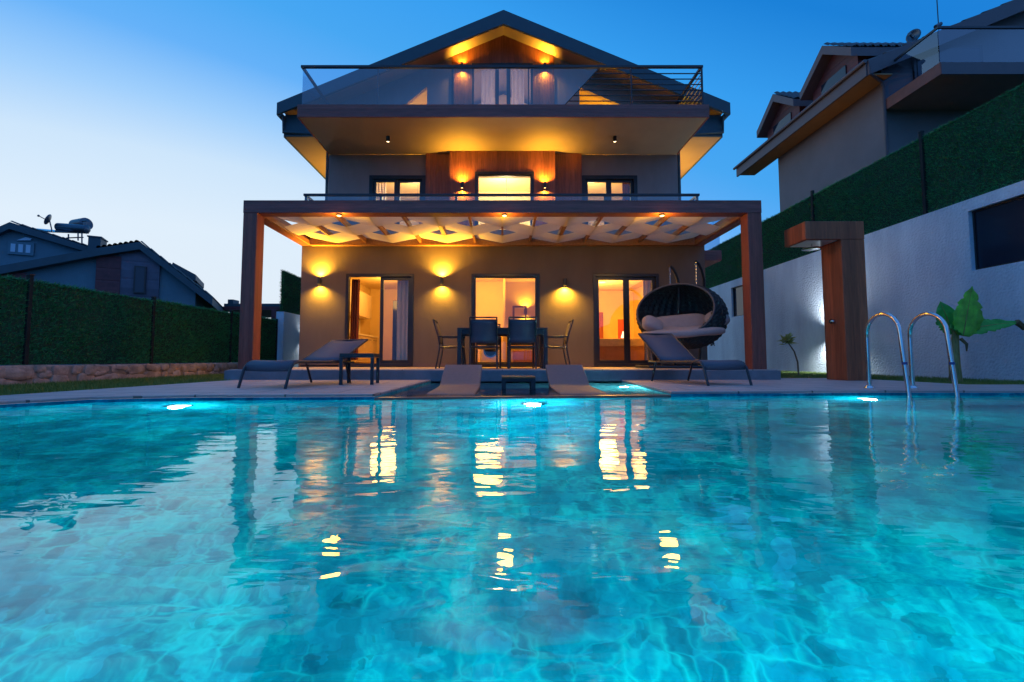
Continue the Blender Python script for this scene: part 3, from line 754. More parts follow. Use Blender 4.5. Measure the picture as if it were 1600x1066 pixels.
for x, lb in ((-2.93,'left'),(2.88,'right')):
    t = thing('ceiling_spot', 'small black cylinder spot under the balcony at %s' % lb, 'ceiling spot', (x, 11.15, 6.06), group='cylinder spots under the balcony')
    b = MB(); b.lathe([(0,0),(.05,0),(.05,-.14),(.042,-.142),(.036,-.12)], (x,11.15,6.062), 16); b.build('lamp_body', M['metal'], t, smooth=True)
    b = MB(); b.lathe([(0,-.128),(.036,-.128)], (x,11.15,6.062), 14); b.build('bulb', M['bulbs'], t)
    lamp('SPOT', t, (x,11.15,5.91), 20, WARM, size=.07, angle=110, blend=1)

# ================================================================== PERGOLA
PG_ = thing('pergola', 'wooden pergola with woven cream fabric roof over the patio', 'pergola', (0, 9.4, .18))
for x in (-4.83, 4.57):
    b = MB(); b.box(x, x+.26, 8.20, 8.46, .181, 3.089); b.build('post', M['woodp'], PG_, bevel=.006)
b = MB(); b.box(-4.834, 4.834, 8.195, 8.44, 3.09, 3.33); b.build('front_beam', M['woodh'], PG_, bevel=.006)
for x in (-4.83, 4.63):
    b = MB(); b.box(x, x+.20, 8.442, 10.64, 3.09, 3.32); b.build('side_beam', M['woodh'], PG_, bevel=.005)
for x in (-4.628, 4.588):
    b = MB(); b.box(x, x+.04, 8.442, 10.64, 3.10, 3.20); b.build('ledger', M['rafter'], PG_, bevel=.003)
b = MB(); b.box(-4.58, 4.58, 10.50, 10.64, 3.08, 3.28); b.build('back_beam', M['rafter'], PG_, bevel=.004)
NR = 14; sp_ = 9.1/NR
for i in range(1, NR):
    x = -4.55+i*sp_; w = .045 if i not in (5, 9) else .09
    b = MB(); b.box(x-w/2, x+w/2, 8.442, 10.499, 3.13, 3.24); b.build('rafter', M['rafter'], PG_, bevel=.003)
NS = 3; y0, y1 = 8.47, 10.48; sw_ = (y1-y0)/NS
def tri(t): t = t % 2.0; return 1-abs(t-1)        # 0 at even, 1 at odd
for j in range(NS):
    b = MB(); vs = []; fs = []; per = 8; n = NR*per; K = 6
    for i in range(n+1):
        x = -4.54+9.08*i/n; t = i/per
        z = 3.185+.065*(1-2*tri(t+j))
        gf = max(0, 1-abs(((t+j+1) % 2)-1)*1.5); gn = max(0, 1-abs(((t+j) % 2)-1)*1.5)
        ya = y0+j*sw_+(.062*gn-.03 if j > 0 else 0); yb = y0+(j+1)*sw_-(.062*gf-.03 if j < NS-1 else 0)
        for k in range(K+1):
            q = k/K; vs.append((x, ya+(yb-ya)*q, z-.02*math.sin(PI*q)))
    for i in range(n):
        for k in range(K): fs.append((i*(K+1)+k, (i+1)*(K+1)+k, (i+1)*(K+1)+k+1, i*(K+1)+k+1))
    b.add(vs, fs); b.build('fabric_strip', M['fabric'], PG_)
for x in (-3.07, .04, 3.0):
    b = MB(); b.lathe([(.03,0),(.055,-.004),(.055,-.03),(.044,-.032)], (x,8.27,3.088), 18); dlm = b.build('downlight', M['metal'], PG_, smooth=True)
    b = MB(); b.lathe([(0,-.045),(.03,-.040),(.044,-.028)], (x,8.27,3.088), 14); b.build('bulb', M['bulb'], dlm)
    lamp('POINT', PG_, (x, 8.27, 2.96), 26, WARM, size=.13)

# ================================================================== FURNITURE
def lounger_proto(deg):
    """aluminium sun lounger along +Y (foot at y=0, head at the far end)"""
    r = thing('sun_lounger', 'tmp', 'sun lounger', (0,0,0), 0, 'grey sling sun loungers on the deck')
    w = .34; hz = .33
    def side(s):
        x = s*w
        return [(x,-.02,0),(x,.06,.24),(x,.12,hz-.02),(x,.22,hz),(x,1.15,hz-.01),(x,1.5,hz-.01)]
    b = MB()
    for s in (-1, 1): b.tube(side(s), .018, 8)
    b.tube([(-w,.10,hz-.05),(-w*.5,.09,hz-.085),(0,.09,hz-.095),(w*.5,.09,hz-.085),(w,.10,hz-.05)], .015, 8)
    b.tube([(-w,1.5,hz-.01),(w,1.5,hz-.01)], .016, 8); b.tube([(-w+.02,1.12,hz-.06),(w-.02,1.12,hz-.06)], .012, 6)
    b.build('frame', M['metal'], r, smooth=True)
    for s in (-1, 1):
        b = MB(); b.tube([(s*w,1.28,hz-.02),(s*w,1.42,0)], .017, 8); b.build('leg', M['metal'], r, smooth=True)
    b = MB(); pr = [(.075,hz-.115),(.085,hz-.04),(.13,hz+.005),(.22,hz+.02),(.6,hz+.012),(1.14,hz+.014)]
    vs = []; fs = []
    for (y, z) in pr: vs += [(-w+.012,y,z),(0,y,z-.008),(w-.012,y,z)]
    for i in range(len(pr)-1): fs += [(3*i,3*i+1,3*i+4,3*i+3),(3*i+1,3*i+2,3*i+5,3*i+4)]
    b.add(vs, fs); b.build('seat_sling', M['sling'], r, smooth=True, solid=.012)
    b = MB(); L = .84; a = R(deg)
    ye, ze = 1.16+L*math.cos(a), hz+.015+L*math.sin(a)
    for s in (-1, 1): b.tube([(s*w*.98,1.16,hz+.015),(s*w*.96,ye,ze)], .015, 8)
    b.tube([(-w*.96,ye,ze),(w*.96,ye,ze)], .015, 8)
    b.tube([(-w*.8,1.16+.5*math.cos(a),hz+.5*math.sin(a)),(-w*.8,1.45,hz-.03)], .011, 6); b.tube([(w*.8,1.16+.5*math.cos(a),hz+.5*math.sin(a)),(w*.8,1.45,hz-.03)], .011, 6)
    bf = b.build('backrest_frame', M['metal'], r, smooth=True)
    b = MB(); vs = []; fs = []
    for i in range(7):
        q = i/6; y = 1.17+(ye-1.17)*q; z = hz+.02+(ze-hz-.015)*q
        vs += [(-w*.97,y,z),(0,y+.012,z-.016),(w*.97,y,z)]
    for i in range(6): fs += [(3*i,3*i+1,3*i+4,3*i+3),(3*i+1,3*i+2,3*i+5,3*i+4)]
    b.add(vs, fs); b.build('backrest_sling', M['sling'], r, smooth=True, solid=.012)
    return r
lg = lounger_proto(24); lg.location = (-2.99, 5.62, 0); lg.rotation_euler = (0,0,R(-13)); lg['label'] = 'grey sling sun lounger on the left deck beside the small side table'
lg = lounger_proto(34); lg.location = (3.13, 6.22, .002); lg.rotation_euler = (0,0,R(12)); lg['label'] = 'grey sling sun lounger on the right deck in front of the hanging pod chair'

# side table on the left deck
st = thing('side_table', 'small dark metal side table beside the left sun lounger', 'side table', (-2.12, 6.7, 0), R(6))
def rel(t): return Matrix.Translation(t.location) @ t.rotation_euler.to_matrix().to_4x4()
Mx = rel(st)
b = MB(); b.box(-.24,.24,-.26,.26,.425,.45,Mx); b.build('table_top', M['metal'], st, bevel=.004)
b = MB(); b.box(-.24,.24,-.26,-.235,.39,.424,Mx); b.box(-.24,.24,.235,.26,.39,.424,Mx); b.box(-.24,-.215,-.234,.234,.39,.424,Mx); b.box(.215,.24,-.234,.234,.39,.424,Mx); b.build('apron', M['metal'], st)
for x in (-.24,.195):
    for y in (-.26,.215):
        b = MB(); b.box(x,x+.045,y,y+.045,0,.389,Mx); b.build('leg', M['metal'], st, bevel=.003)

# loungers standing in the shallow shelf
def pool_lounger():
    r = thing('pool_lounger', 'tmp', 'pool lounger', (0,0,0), 0, 'moulded loungers standing in the shallow shelf')
    w = .285
    top = [(0,-.045),(.06,-.028),(.5,-.022),(1.0,-.008),(1.13,.0),(1.18,.02),(1.34,.10),(1.72,.285)]
    bot = [(y+(.03 if z > .03 else 0), z-.045) for y, z in top]
    vs = []; fs = []; n = len(top)
    for (y,z),(y2,z2) in zip(top, bot): vs += [(-w,y,z),(w,y,z),(w,y2,z2),(-w,y2,z2)]
    for i in range(n-1):
        for k in range(4): fs.append((4*i+k, 4*i+(k+1)%4, 4*i+4+(k+1)%4, 4*i+4+k))
    fs += [(0,1,2,3),(4*n-1,4*n-2,4*n-3,4*n-4)]
    b = MB().add(vs, fs); b.build('shell', M['lounger'], r, smooth=True, bevel=.012)
    b = MB(); b.prism([(.12,-.33),(1.0,-.33),(1.5,-.33),(1.56,.16),(1.2,.0),(.12,-.068)], 'x', -w+.03, w-.03); b.build('base', M['lounger'], r)
    return r
pl = pool_lounger(); pl.location = (-.60, 5.22, 0); pl['label'] = 'mauve moulded lounger in the shallow water left of the small pool table'
dup(pl, (.95, 5.22, 0), 0, 'mauve moulded lounger in the shallow water right of the small pool table')
pt = thing('pool_table', 'small slatted side table standing in the shallow pool shelf between two loungers', 'side table', (.225, 6.45, -.33))
b = MB()
for k in range(5): b.box(-.01,.46,6.24+k*.076,6.24+k*.076+.066,.10,.125)
b.build('table_top', M['rafter'], pt, bevel=.003)
for x in (-.01,.40):
    for y in (6.25,6.55):
        b = MB(); b.box(x,x+.06,y,y+.06,-.33,.099); b.build('leg', M['metal'], pt, bevel=.003)
b = MB(); b.box(.0,.45,6.255,6.30,.055,.098); b.box(.0,.45,6.56,6.60,.055,.098); b.build('apron', M['metal'], pt)

# dining set
dt = thing('dining_table', 'dark rectangular outdoor dining table on the patio before the middle door', 'table', (0, 9.2, .18))
b = MB(); b.box(-.885,.885,8.76,9.64,.945,.985); b.build('table_top', M['metal'], dt, bevel=.004)
b = MB(); b.box(-.87,.87,8.78,8.82,.86,.944); b.box(-.87,.87,9.58,9.62,.86,.944); b.build('apron', M['metal'], dt)
for x in (-.885,.805):
    for y in (8.76,9.56):
        b = MB(); b.box(x,x+.08,y,y+.08,.18,.944); b.build('leg', M['metal'], dt, bevel=.003)
def chair_proto():
    r = thing('dining_chair', 'tmp', 'chair', (0,0,0), 0, 'dark sling dining chairs round the outdoor table')
    w = .255
    for s in (-1, 1):
        b = MB(); b.tube([(s*w,-.30,0),(s*w,-.22,.42),(s*w,-.25,.62),(s*w,-.36,.98)], .015, 8); b.build('rear_leg', M['metal'], r, smooth=True)
        b = MB(); b.tube([(s*w,.26,0),(s*w,.22,.42),(s*w,.20,.63)], .015, 8); b.build('front_leg', M['metal'], r, smooth=True)
        b = MB(); b.box(s*w-.022, s*w+.022, -.26, .25, .63, .655); b.build('armrest', M['metal'], r, bevel=.006)
    b = MB(); 
    for s in (-1, 1): b.tube([(s*w,-.22,.42),(s*w,.22,.44)], .014, 8)
    b.tube([(-w,.22,.44),(w,.22,.44)], .014, 8); b.tube([(-w,-.22,.42),(w,-.22,.42)], .014, 8); b.tube([(-w,-.355,.975),(w,-.355,.975)], .015, 8)
    b.build('frame', M['metal'], r, smooth=True)
    b = MB(); vs = []; fs = []
    for i in range(6):
        q = i/5; y = .22-.44*q; z = .445-.02*q-.012*math.sin(PI*q); vs += [(-w+.01,y,z),(0,y,z-.015),(w-.01,y,z)]
    for i in range(5): fs += [(3*i,3*i+1,3*i+4,3*i+3),(3*i+1,3*i+2,3*i+5,3*i+4)]
    b.add(vs, fs); b.build('seat', M['sling'], r, smooth=True, solid=.008)
    b = MB(); vs = []; fs = []
    for i in range(7):
        q = i/6; z = .50+.44*q; y = -.232-(0 if z < .62 else (z-.62)*.30)-.008; vs += [(-w+.012,y,z),(0,y-.012,z),(w-.012,y,z)]
    for i in range(6): fs += [(3*i,3*i+1,3*i+4,3*i+3),(3*i+1,3*i+2,3*i+5,3*i+4)]
    b.add(vs, fs); b.build('backrest', M['sling'], r, smooth=True, solid=.006)
    return r
ch = chair_proto(); ch.location = (-.36, 8.78, .18); ch['label'] = 'dark sling chair seen from behind at the front left of the dining table'
dup(ch, (.37, 8.78, .18), R(2), 'dark sling chair seen from behind at the front right of the dining table')
dup(ch, (-1.03, 9.2, .18), R(-90), 'dark sling armchair at the left end of the dining table facing right')
dup(ch, (1.06, 9.2, .18), R(90), 'dark sling armchair at the right end of the dining table facing left')
dup(ch, (-.30, 9.72, .18), R(182), 'dark sling chair on the far side of the dining table at left')
dup(ch, (.42, 9.72, .18), R(178), 'dark sling chair on the far side of the dining table at right')

# hanging pod chair
HC = thing('hanging_chair', 'large dark wicker two seat pod swing hanging on a steel stand', 'hanging chair', (3.78, 9.45, .18))
pc = Vector((3.77, 9.40, 1.27)); ax_ = (.89, .57, .67)
nrm = Vector((-.42, -.85, .32)).normalized(); cutd = .30
Rp = Matrix.Rotation(R(-8), 3, 'Z') @ Matrix.Rotation(R(4), 3, 'Y')
b = MB(); vs = []; fs = []; nu, nv = 140, 70; idx = {}
for i in range(nv+1):
    ph = -PI/2+PI*i/nv
    for k in range(nu):
        th = 2*PI*k/nu
        rib = 1+.016*math.cos(th*35)*math.cos(ph)+.010*math.cos(ph*44+PI*(k//2 % 2))
        q = Vector((ax_[0]*math.copysign(abs(math.cos(ph))**.85, math.cos(ph))*math.cos(th)*rib, ax_[1]*abs(math.cos(ph))**.85*math.sin(th)*rib, ax_[2]*math.sin(ph)*rib))
        vs.append(Rp @ q)
for i in range(nv):
    for k in range(nu):
        f = (i*nu+k, i*nu+(k+1) % nu, (i+1)*nu+(k+1) % nu, (i+1)*nu+k)
        c_ = sum((vs[a] for a in f), Vector())/4
        if c_.dot(nrm) < cutd: fs.append(f)
used = sorted({a for f in fs for a in f}); mp_ = {a: i for i, a in enumerate(used)}
b.add([vs[a]+pc for a in used], [tuple(mp_[a] for a in f) for f in fs]); pod = b.build('wicker_pod', M['wicker'], HC, solid=.03)
# rim along the cut
rim = []
e1 = nrm.orthogonal().normalized(); e2 = nrm.cross(e1)
for k in range(64):
    a = 2*PI*k/64; dvec = e1*math.cos(a)+e2*math.sin(a)
    lo, hi = 0, 2
    for _ in range(30):
        mid = (lo+hi)/2; q = Rp.inverted() @ (nrm*cutd+dvec*mid)
        if (q.x/ax_[0])**2+(q.y/ax_[1])**2+(q.z/ax_[2])**2 < 1.04: lo = mid
        else: hi = mid
    rim.append(pc+nrm*cutd+dvec*lo)
b = MB(); b.tube(rim, .022, 8, closed=True); b.build('rim', mat('rim_rope', (.075, .075, .085), .5, var=(60, .2)), HC, smooth=True)
b = MB()
for k in range(60):                       # loose rope ends below the rim
    a = random.uniform(0, 2*PI); q = pc+Rp @ Vector((ax_[0]*.72*math.cos(a), ax_[1]*.72*math.sin(a), -ax_[2]*.72))
    if (q-pc).dot(nrm) > cutd+.05: continue
    b.tube([q, q+Vector((random.uniform(-.03,.03), random.uniform(-.03,.03), -.05)), q+Vector((random.uniform(-.05,.05),0,-.10))], .009, 5)
b.build('rope_fringe', M['wicker'], HC)
b = MB()
tips = [(3.48,9.22,2.30),(4.06,9.30,2.42)]
for (x, y, z) in tips:
    b.tube([(x,y,z),(x+.07,y+.04,z-.03),(x+.18,y+.14,z-.14),(x+.29,y+.28,z-.32),(x+.36,y+.45,z-.65),(x+.36,y+.58,1.2),(x+.30,y+.64,.22)], .032, 10)
b.tube([(4.30,9.95,.21),(3.70,9.88,.21),(2.9,9.75,.21),(2.88,9.3,.21),(2.95,9.05,.21),(4.35,9.05,.21),(4.45,9.3,.21),(4.42,9.75,.21),(4.30,9.95,.21)], .028, 8)
b.tube([(3.84,9.8,1.4),(4.42,9.88,1.4)], .025, 8)
b.build('stand', M['metal'], HC, smooth=True)
for (x, y, z), bot in zip(tips, ((3.48,9.22,1.92),(4.06,9.30,1.93))):
    b = MB(); n = 13
    for k in range(n):
        zc = z-.02-(z-.02-bot[2])*(k+.5)/n; hh = (z-bot[2])/n*.72; ring = []
        for j in range(12):
            a = 2*PI*j/12; px, pz = .011*math.cos(a), hh*math.sin(a)
            ring.append((x+(px if k % 2 else 0), y+(0 if k % 2 else px), zc+pz))
        b.tube(ring, .004, 5, closed=True)
    b.build('chain', M['chrome'], HC, smooth=True)
def cushion(name, label, c, rx, ry, rz_, rot, e=.62):
    Mr = Matrix.Rotation(rot[2], 3, 'Z') @ Matrix.Rotation(rot[1], 3, 'Y') @ Matrix.Rotation(rot[0], 3, 'X')
    b = MB(); b.blob(c, rx, ry, rz_, 36, 20, e, Mr)
    b.v = [(x+.008*math.sin(9*x+3*z), y+.006*math.sin(11*x+5*y), z+.010*math.sin(7*x+9*y)) for x, y, z in b.v]
    return tag(b.build(name, M['cushion'], None, smooth=True), label, 'cushion', 'beige cushions in the pod swing')
cushion('seat_cushion', 'long beige seat cushion lying in the wicker pod swing', (3.72, 9.22, .93), .80, .40, .10, (R(8),R(-3),R(-8)))
cushion('back_cushion', 'long beige back bolster leaning inside the wicker pod swing', (3.80, 9.58, 1.13), .62, .13, .19, (R(-18),R(-3),R(-8)))
cushion('pillow', 'round beige pillow at the left end of the pod swing', (3.10, 9.22, 1.08), .22, .12, .16, (R(-20),R(18),R(20)))
cushion('pillow', 'beige pillow at the right end of the pod swing against the rim', (4.42, 9.20, 1.18), .22, .13, .20, (R(-10),R(-30),R(-30)))

# ================================================================== SHOWER, LADDER, POOL LAMPS
SHW = thing('outdoor_shower', 'reddish wooden outdoor shower column with overhanging top near the ladder', 'shower', (6.1, 7.9, 0))
b = MB(); b.box(5.92,6.33,7.72,8.22,0.0,2.459); b.build('column', M['showerwood'], SHW, bevel=.008)
b = MB(); b.box(5.30,6.332,7.715,8.30,2.46,2.78); b.build('arm', M['showerwood'], SHW, bevel=.008)
b = MB(); b.box(5.36,5.90,7.78,8.24,2.452,2.459); b.build('lining', M['appliance'], SHW)
b = MB(); b.cyl((5.60,8.0,2.452),(5.60,8.0,2.37),.012,8); b.lathe([(0,.012),(.15,.010),(.16,0),(.15,-.008),(0,-.008)], (5.60,8.0,2.362), 24); b.build('shower_head', M['chrome'], SHW, smooth=True)
b = MB(); b.tube([(5.919,7.97,1.04),(5.86,7.97,1.04)], .045, 16); b.tube([(5.87,7.97,1.04),(5.85,7.90,1.04)], .014, 8); b.build('tap', M['chrome'], SHW, smooth=True)
LD = thing('pool_ladder', 'polished steel pool ladder with two hooped handrails at the right deck edge', 'ladder', (4.9, 5.5, 0))
for x in (4.66, 5.21):
    pts = [(x,5.72,0.0),(x,5.72,.62)]
    for k in range(13):
        a = PI*k/12; pts.append((x, 5.48+.24*math.cos(a), .68+.24*math.sin(a)))
    pts += [(x,5.22,.45),(x,5.18,.05),(x,5.15,-.3),(x,5.14,-.95)]
    b = MB(); b.tube(pts, .024, 12); hr = b.build('handrail', M['chrome'], LD, smooth=True)
    b = MB(); b.lathe([(0,.03),(.04,.03),(.06,.006),(.06,0)], (x,5.72,0.0), 16); b.build('base_flange', M['chrome'], LD, smooth=True)
    b = MB(); b.tube([(x,5.205,.33),(x,5.203,.30)], .026, 12); b.build('blue_band', mat('blue_plastic', (.02,.06,.25), .4), LD, smooth=True)
for z in (-.3,-.6,-.9):
    b = MB(); b.box(4.66,5.21,5.10,5.18,z,z+.03); b.build('tread', M['chrome'], LD)
def pool_lamp(x, y, z, tgt, label, power, r=.10, group='underwater pool lamps'):
    t = thing('pool_lamp', label, 'pool lamp', (x, y, z), group=group)
    d = (Vector(tgt)-Vector((x,y,z))).normalized(); d.z = 0; d.normalize()
    p0 = Vector((x,y,z))
    b = MB(); b.tube([p0, p0+d*.03], r+.02, 20); b.build('ring', M['chrome'], t, smooth=True)
    b = MB(); b.tube([p0+d*.03, p0+d*.036], r, 20); b.build('lens', M['bulbw'], t)
    lamp('POINT', t, tuple(p0+d*.17), power, COOL, size=.07)
PP = 360
pool_lamp(-3.28, 4.60, -.58, (-1.6,0.8,-1.2), 'round lit underwater lamp on the far pool wall at left', PP*.12)
pool_lamp(.33, 4.90, -.58, (.2,0.8,-1.2), 'round lit underwater lamp below the shallow shelf', PP*.30)
pool_lamp(4.25, 5.28, -.50, (2.0,0.8,-1.2), 'round lit underwater lamp on the far pool wall near the ladder', PP*.11)
pool_lamp(-2.6, -.78, -.45, (-2,3.2,-1.2), 'round underwater lamp on the near pool wall at left', PP*1.15)
pool_lamp(1.0, -.78, -.45, (.6,3.2,-1.2), 'round underwater lamp on the near pool wall at centre', PP*2.3)
pool_lamp(5.0, -.78, -.45, (4,3.2,-1.2), 'round underwater lamp on the near pool wall at right', PP*.9)
pool_lamp(2.02, 6.9, -.19, (.5,6.5,-.3), 'round lit underwater lamp in the shallow shelf side', 200, .06)

# lamps on the flanks of the two houses, out of sight, whose light shows on the eaves
sconce(-4.83, 14.0, 4.6, 'wall lamp on the left flank of the villa lighting the eave', 1, 0, 60, 0, ax='x', group=G)
fl = sconce(12.0, 15.5, 5.0, 'wall lamp on the flank of the hill house lighting its eave', 1, 0, 4.5, 0, ax='x', group='lamps lighting eaves')
t = thing('wall_lamp', 'wall lamp on the right flank of the villa lighting the eave', 'wall lamp', (4.87, 13.6, 4.6), group=G)
b = MB(); b.lathe([(0,-.08),(.045,-.08),(.045,.08),(.036,.078),(.03,.06),(0,.06)], (4.96,13.6,4.6), 18); b.build('lamp_body', M['metal'], t, smooth=True)
lamp('SPOT', t, (4.96,13.6,4.70), 330, WARM, rot=UP, size=.03, angle=150, blend=1)
# boundary lamps
sconce(9.0, 12.1, 1.08, 'cool white up and down lamp on the retaining wall behind the shower', 1, 1, 85, 85, ax='x', col=(.85,.92,1), group='cool wall lamps on the boundary walls')
t = sconce(-7.0, 15.9, 1.1, 'cool white up and down lamp on the white wall left of the house', 1, 1, 30, 30, ax='x', col=(.85,.92,1), group='cool wall lamps on the boundary walls')
t.rotation_euler = (0, 0, 0)

# ================================================================== PLANTS
BP = thing('banana_plant', 'young banana plant with broad green leaves on the lawn by the white wall', 'plant', (7.75, 7.7, -.03))
def banana_leaf(base, tip, width, sag, m, nrm_, fold=.25, n=26, notch=()):
    base, tip = Vector(base), Vector(tip); ax = tip-base; L = ax.length; t = ax.normalized()
    side = t.cross(Vector(nrm_)).normalized(); nn = side.cross(t).normalized()
    vs = []; fs = []; rg = random.Random(int(width*1000)); tear = {rg.randrange(4, n-3) for _ in range(4)}
    for i in range(n+1):
        q = i/n; c = base+ax*q-Vector((0,0,1))*sag*(q*q)*L+nn*0.0
        w = width*(math.sin(PI*(.04+.96*q)**.70)**.85 if q < 1 else .02)*(rg.uniform(.93, 1) if i not in tear else rg.uniform(.76, .9))
        wob = .012*math.sin(9*q*PI)
        vs += [c-side*w+nn*(w*fold+wob), c-side*w*.5+nn*(w*fold*.45), c, c+side*w*.5+nn*(w*fold*.45), c+side*w+nn*(w*fold-wob)]
    for i in range(n):
        for k in range(4): fs.append((5*i+k, 5*i+k+1, 5*i+5+k+1, 5*i+5+k))
    b = MB().add(vs, fs); o = b.build('leaf', m, BP, smooth=True, solid=.004)
    b = MB(); b.tube([base+ax*(i/8)-Vector((0,0,1))*sag*((i/8)**2)*L for i in range(9)], [.014*(1-i/10) for i in range(9)], 6); b.build('midrib', M['stem'], o, smooth=True)
    return o
b = MB(); b.tube([(7.76,7.7,-.04),(7.75,7.7,.3),(7.77,7.7,.62),(7.80,7.69,.86)], [.085,.075,.06,.04], 12); b.build('stem', M['stem'], BP, smooth=True)
b = MB(); b.tube([(7.66,7.66,-.04),(7.67,7.66,.1),(7.66,7.66,.2)], [.06,.045,.01], 8); b.build('shoot', M['leafdry'], BP, smooth=True)
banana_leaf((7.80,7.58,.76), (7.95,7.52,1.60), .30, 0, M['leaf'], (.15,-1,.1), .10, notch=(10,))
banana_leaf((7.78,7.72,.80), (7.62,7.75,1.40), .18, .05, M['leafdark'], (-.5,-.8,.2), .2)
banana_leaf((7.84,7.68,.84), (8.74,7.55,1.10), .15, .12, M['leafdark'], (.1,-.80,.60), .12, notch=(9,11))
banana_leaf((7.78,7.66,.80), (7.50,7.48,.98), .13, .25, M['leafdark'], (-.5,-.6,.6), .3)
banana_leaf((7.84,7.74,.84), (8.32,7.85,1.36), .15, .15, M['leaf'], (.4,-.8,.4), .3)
b = MB(); b.tube([(7.84,7.66,.72),(7.90,7.62,.62),(7.89,7.62,.50)], [.03,.025,.01], 6); b.tube([(8.70,7.56,1.0),(8.79,7.56,.93),(8.82,7.56,.86)], [.05,.045,.02], 6); b.build('dry_leaf', M['leafdry'], BP, smooth=True)
SP = thing('sapling', 'thin leaning sapling with a tuft of pale leaves before the white wall', 'plant', (6.9, 10.6, -.03))
trunk = [(6.98,10.6,-.04),(6.97,10.6,.3),(6.90,10.6,.55),(6.74,10.6,.80)]
b = MB(); b.tube(trunk, [.02,.018,.016,.012], 8); b.build('trunk', M['bark'], SP, smooth=True)
b = MB()
for k in range(64):
    a = random.uniform(0, 2*PI); el = random.uniform(-.2, 1.2); L = random.uniform(.13, .25)
    o_ = Vector((6.74+random.uniform(-.05,.05), 10.6+random.uniform(-.05,.05), .80+random.uniform(-.1,.06)))
    d = Vector((math.cos(a)*math.cos(el), math.sin(a)*math.cos(el), math.sin(el))); s_ = d.cross(Vector((0,0,1))).normalized()*.03
    mid = o_+d*L*.55; b.add([o_, mid-s_, o_+d*L-Vector((0,0,.03)), mid+s_], [(0,1,2,3)])
b.build('leaves', M['sprig'], SP)

# ================================================================== INDOOR THINGS
def one(o, label, cat, group=None): return tag(o, label, cat, group)
K = thing('kitchen_units', 'cream kitchen cabinets with white worktop along the kitchen wall', 'kitchen', (-4.3, 13.2, .19))
b = MB()
for k in range(5): b.box(-4.58,-4.02,11.3+k*.62,11.3+k*.62+.61,.28,1.05)
b.build('base_cabinet', M['cabinet'], K, bevel=.006)
b = MB(); b.box(-4.58,-4.0,11.28,14.42,1.052,1.09); b.build('worktop', M['counter'], K, bevel=.003)
b = MB(); b.box(-4.595,-4.58,11.3,14.4,1.09,1.62); b.build('splashback', M['counter'], K)
b = MB()
for k in range(5): b.box(-4.58,-4.22,11.3+k*.62,11.3+k*.62+.61,1.66,2.4)
b.build('wall_cabinet', M['cabinet'], K, bevel=.006)
b = MB()
for k in range(5): b.tube([(-4.0,11.4+k*.62,.95),(-4.0,11.8+k*.62,.95)], .008, 6)
b.build('handle', M['metal'], K)
b = MB(); b.box(-3.42,-3.16,13.9,14.3,.19,2.2); one(b.build('fridge', M['black'], None, bevel=.01), 'tall dark narrow appliance seen through the open left door', 'fridge')
b = MB(); curtain(b, -3.72, -3.52, 10.96, .35, 2.34, .03, .06, -.02); one(b.build('red_curtain', M['curtain'], None, smooth=True), 'red curtain gathered at the left jamb of the left door', 'curtain')
b = MB(); curtain(b, -2.60, -2.22, 11.0, .24, 2.36, .03, .10); one(b.build('sheer_curtain', M['sheer'], None, smooth=True), 'cream sheer curtain behind the right sash of the left door', 'curtain')
b = MB(); curtain(b, 2.02, 2.30, 11.3, .24, 2.4, .03, .07); one(b.build('red_curtain', M['curtain'], None, smooth=True), 'red curtain at the left side of the right glass door', 'curtain')
b = MB(); curtain(b, 3.50, 3.95, 11.05, .24, 2.4, .03, .11); one(b.build('sheer_curtain', M['sheer'], None, smooth=True), 'cream sheer curtain at the right side of the right glass door', 'curtain')
# hall
b = MB(); b.box(.02,.08,12.3,13.9,.19,2.8); one(b.build('hall_partition', M['room'], None), 'yellow partition wall edge in the hall behind the middle door', 'partition')
wm = thing('washing_machine', 'white washing machine low behind the middle door and table', 'washing machine', (-.3, 12.6, .19))
b = MB(); b.box(-.62,-.04,12.3,12.85,.20,1.02); b.build('cabinet', M['appliance'], wm, bevel=.01)
b = MB(); b.tube([(-.33,12.299,.60),(-.33,12.27,.60)], .19, 24); b.build('door_ring', M['chrome'], wm, smooth=True)
b = MB(); b.tube([(-.33,12.269,.60),(-.33,12.262,.60)], .15, 24); b.build('porthole', M['black'], wm)
b = MB(); b.box(.30,.36,13.2,13.24,1.25,1.95); b.box(.66,.72,13.2,13.24,1.25,1.95)
for z in (1.25,1.58,1.90): b.box(.36,.66,13.2,13.24,z,z+.05)
one(b.build('towel_rack', M['picture'], None), 'dark ladder shaped rack on the hall wall behind the middle door', 'rack')
sconce(.72, 13.88, 1.85, 'up and down lamp glowing on the back wall of the hall', 1, 1, 12, 12, group=None)
b = MB(); b.box(.30,1.1,12.9,13.4,.20,.62); one(b.build('storage_bench', M['sofa'], None, bevel=.02), 'low orange storage bench in the hall behind the middle door', 'bench')
# living room
sf = thing('sofa', 'wide orange sofa with pale throw behind the right glass door', 'sofa', (3.1, 11.9, .19))
b = MB(); b.box(2.05,4.3,11.55,11.80,.22,.86); b.build('backrest', M['sofa'], sf, bevel=.04)
b = MB(); b.box(2.05,4.3,11.80,12.6,.22,.58); b.build('seat', M['sofa'], sf, bevel=.04)
b = MB(); b.box(2.04,4.31,11.53,11.84,.865,.90); b.box(2.04,4.31,11.515,11.545,.70,.90); b.build('throw', M['throw'], sf, bevel=.02)
b = MB(); b.box(3.62,3.92,14.0,14.02,.95,1.62); one(b.build('wall_art', M['redthing'], None), 'red picture like shape beside the pale lamp in the living room', 'decoration')
tl = thing('table_lamp', 'small glowing pale table lamp beyond the sofa', 'lamp', (3.72, 13.6, .75))
b = MB(); b.lathe([(.06,.2),(.12,0)], (3.72,13.6,1.02), 16); b.build('lamp_shade', M['shade'], tl, smooth=True)
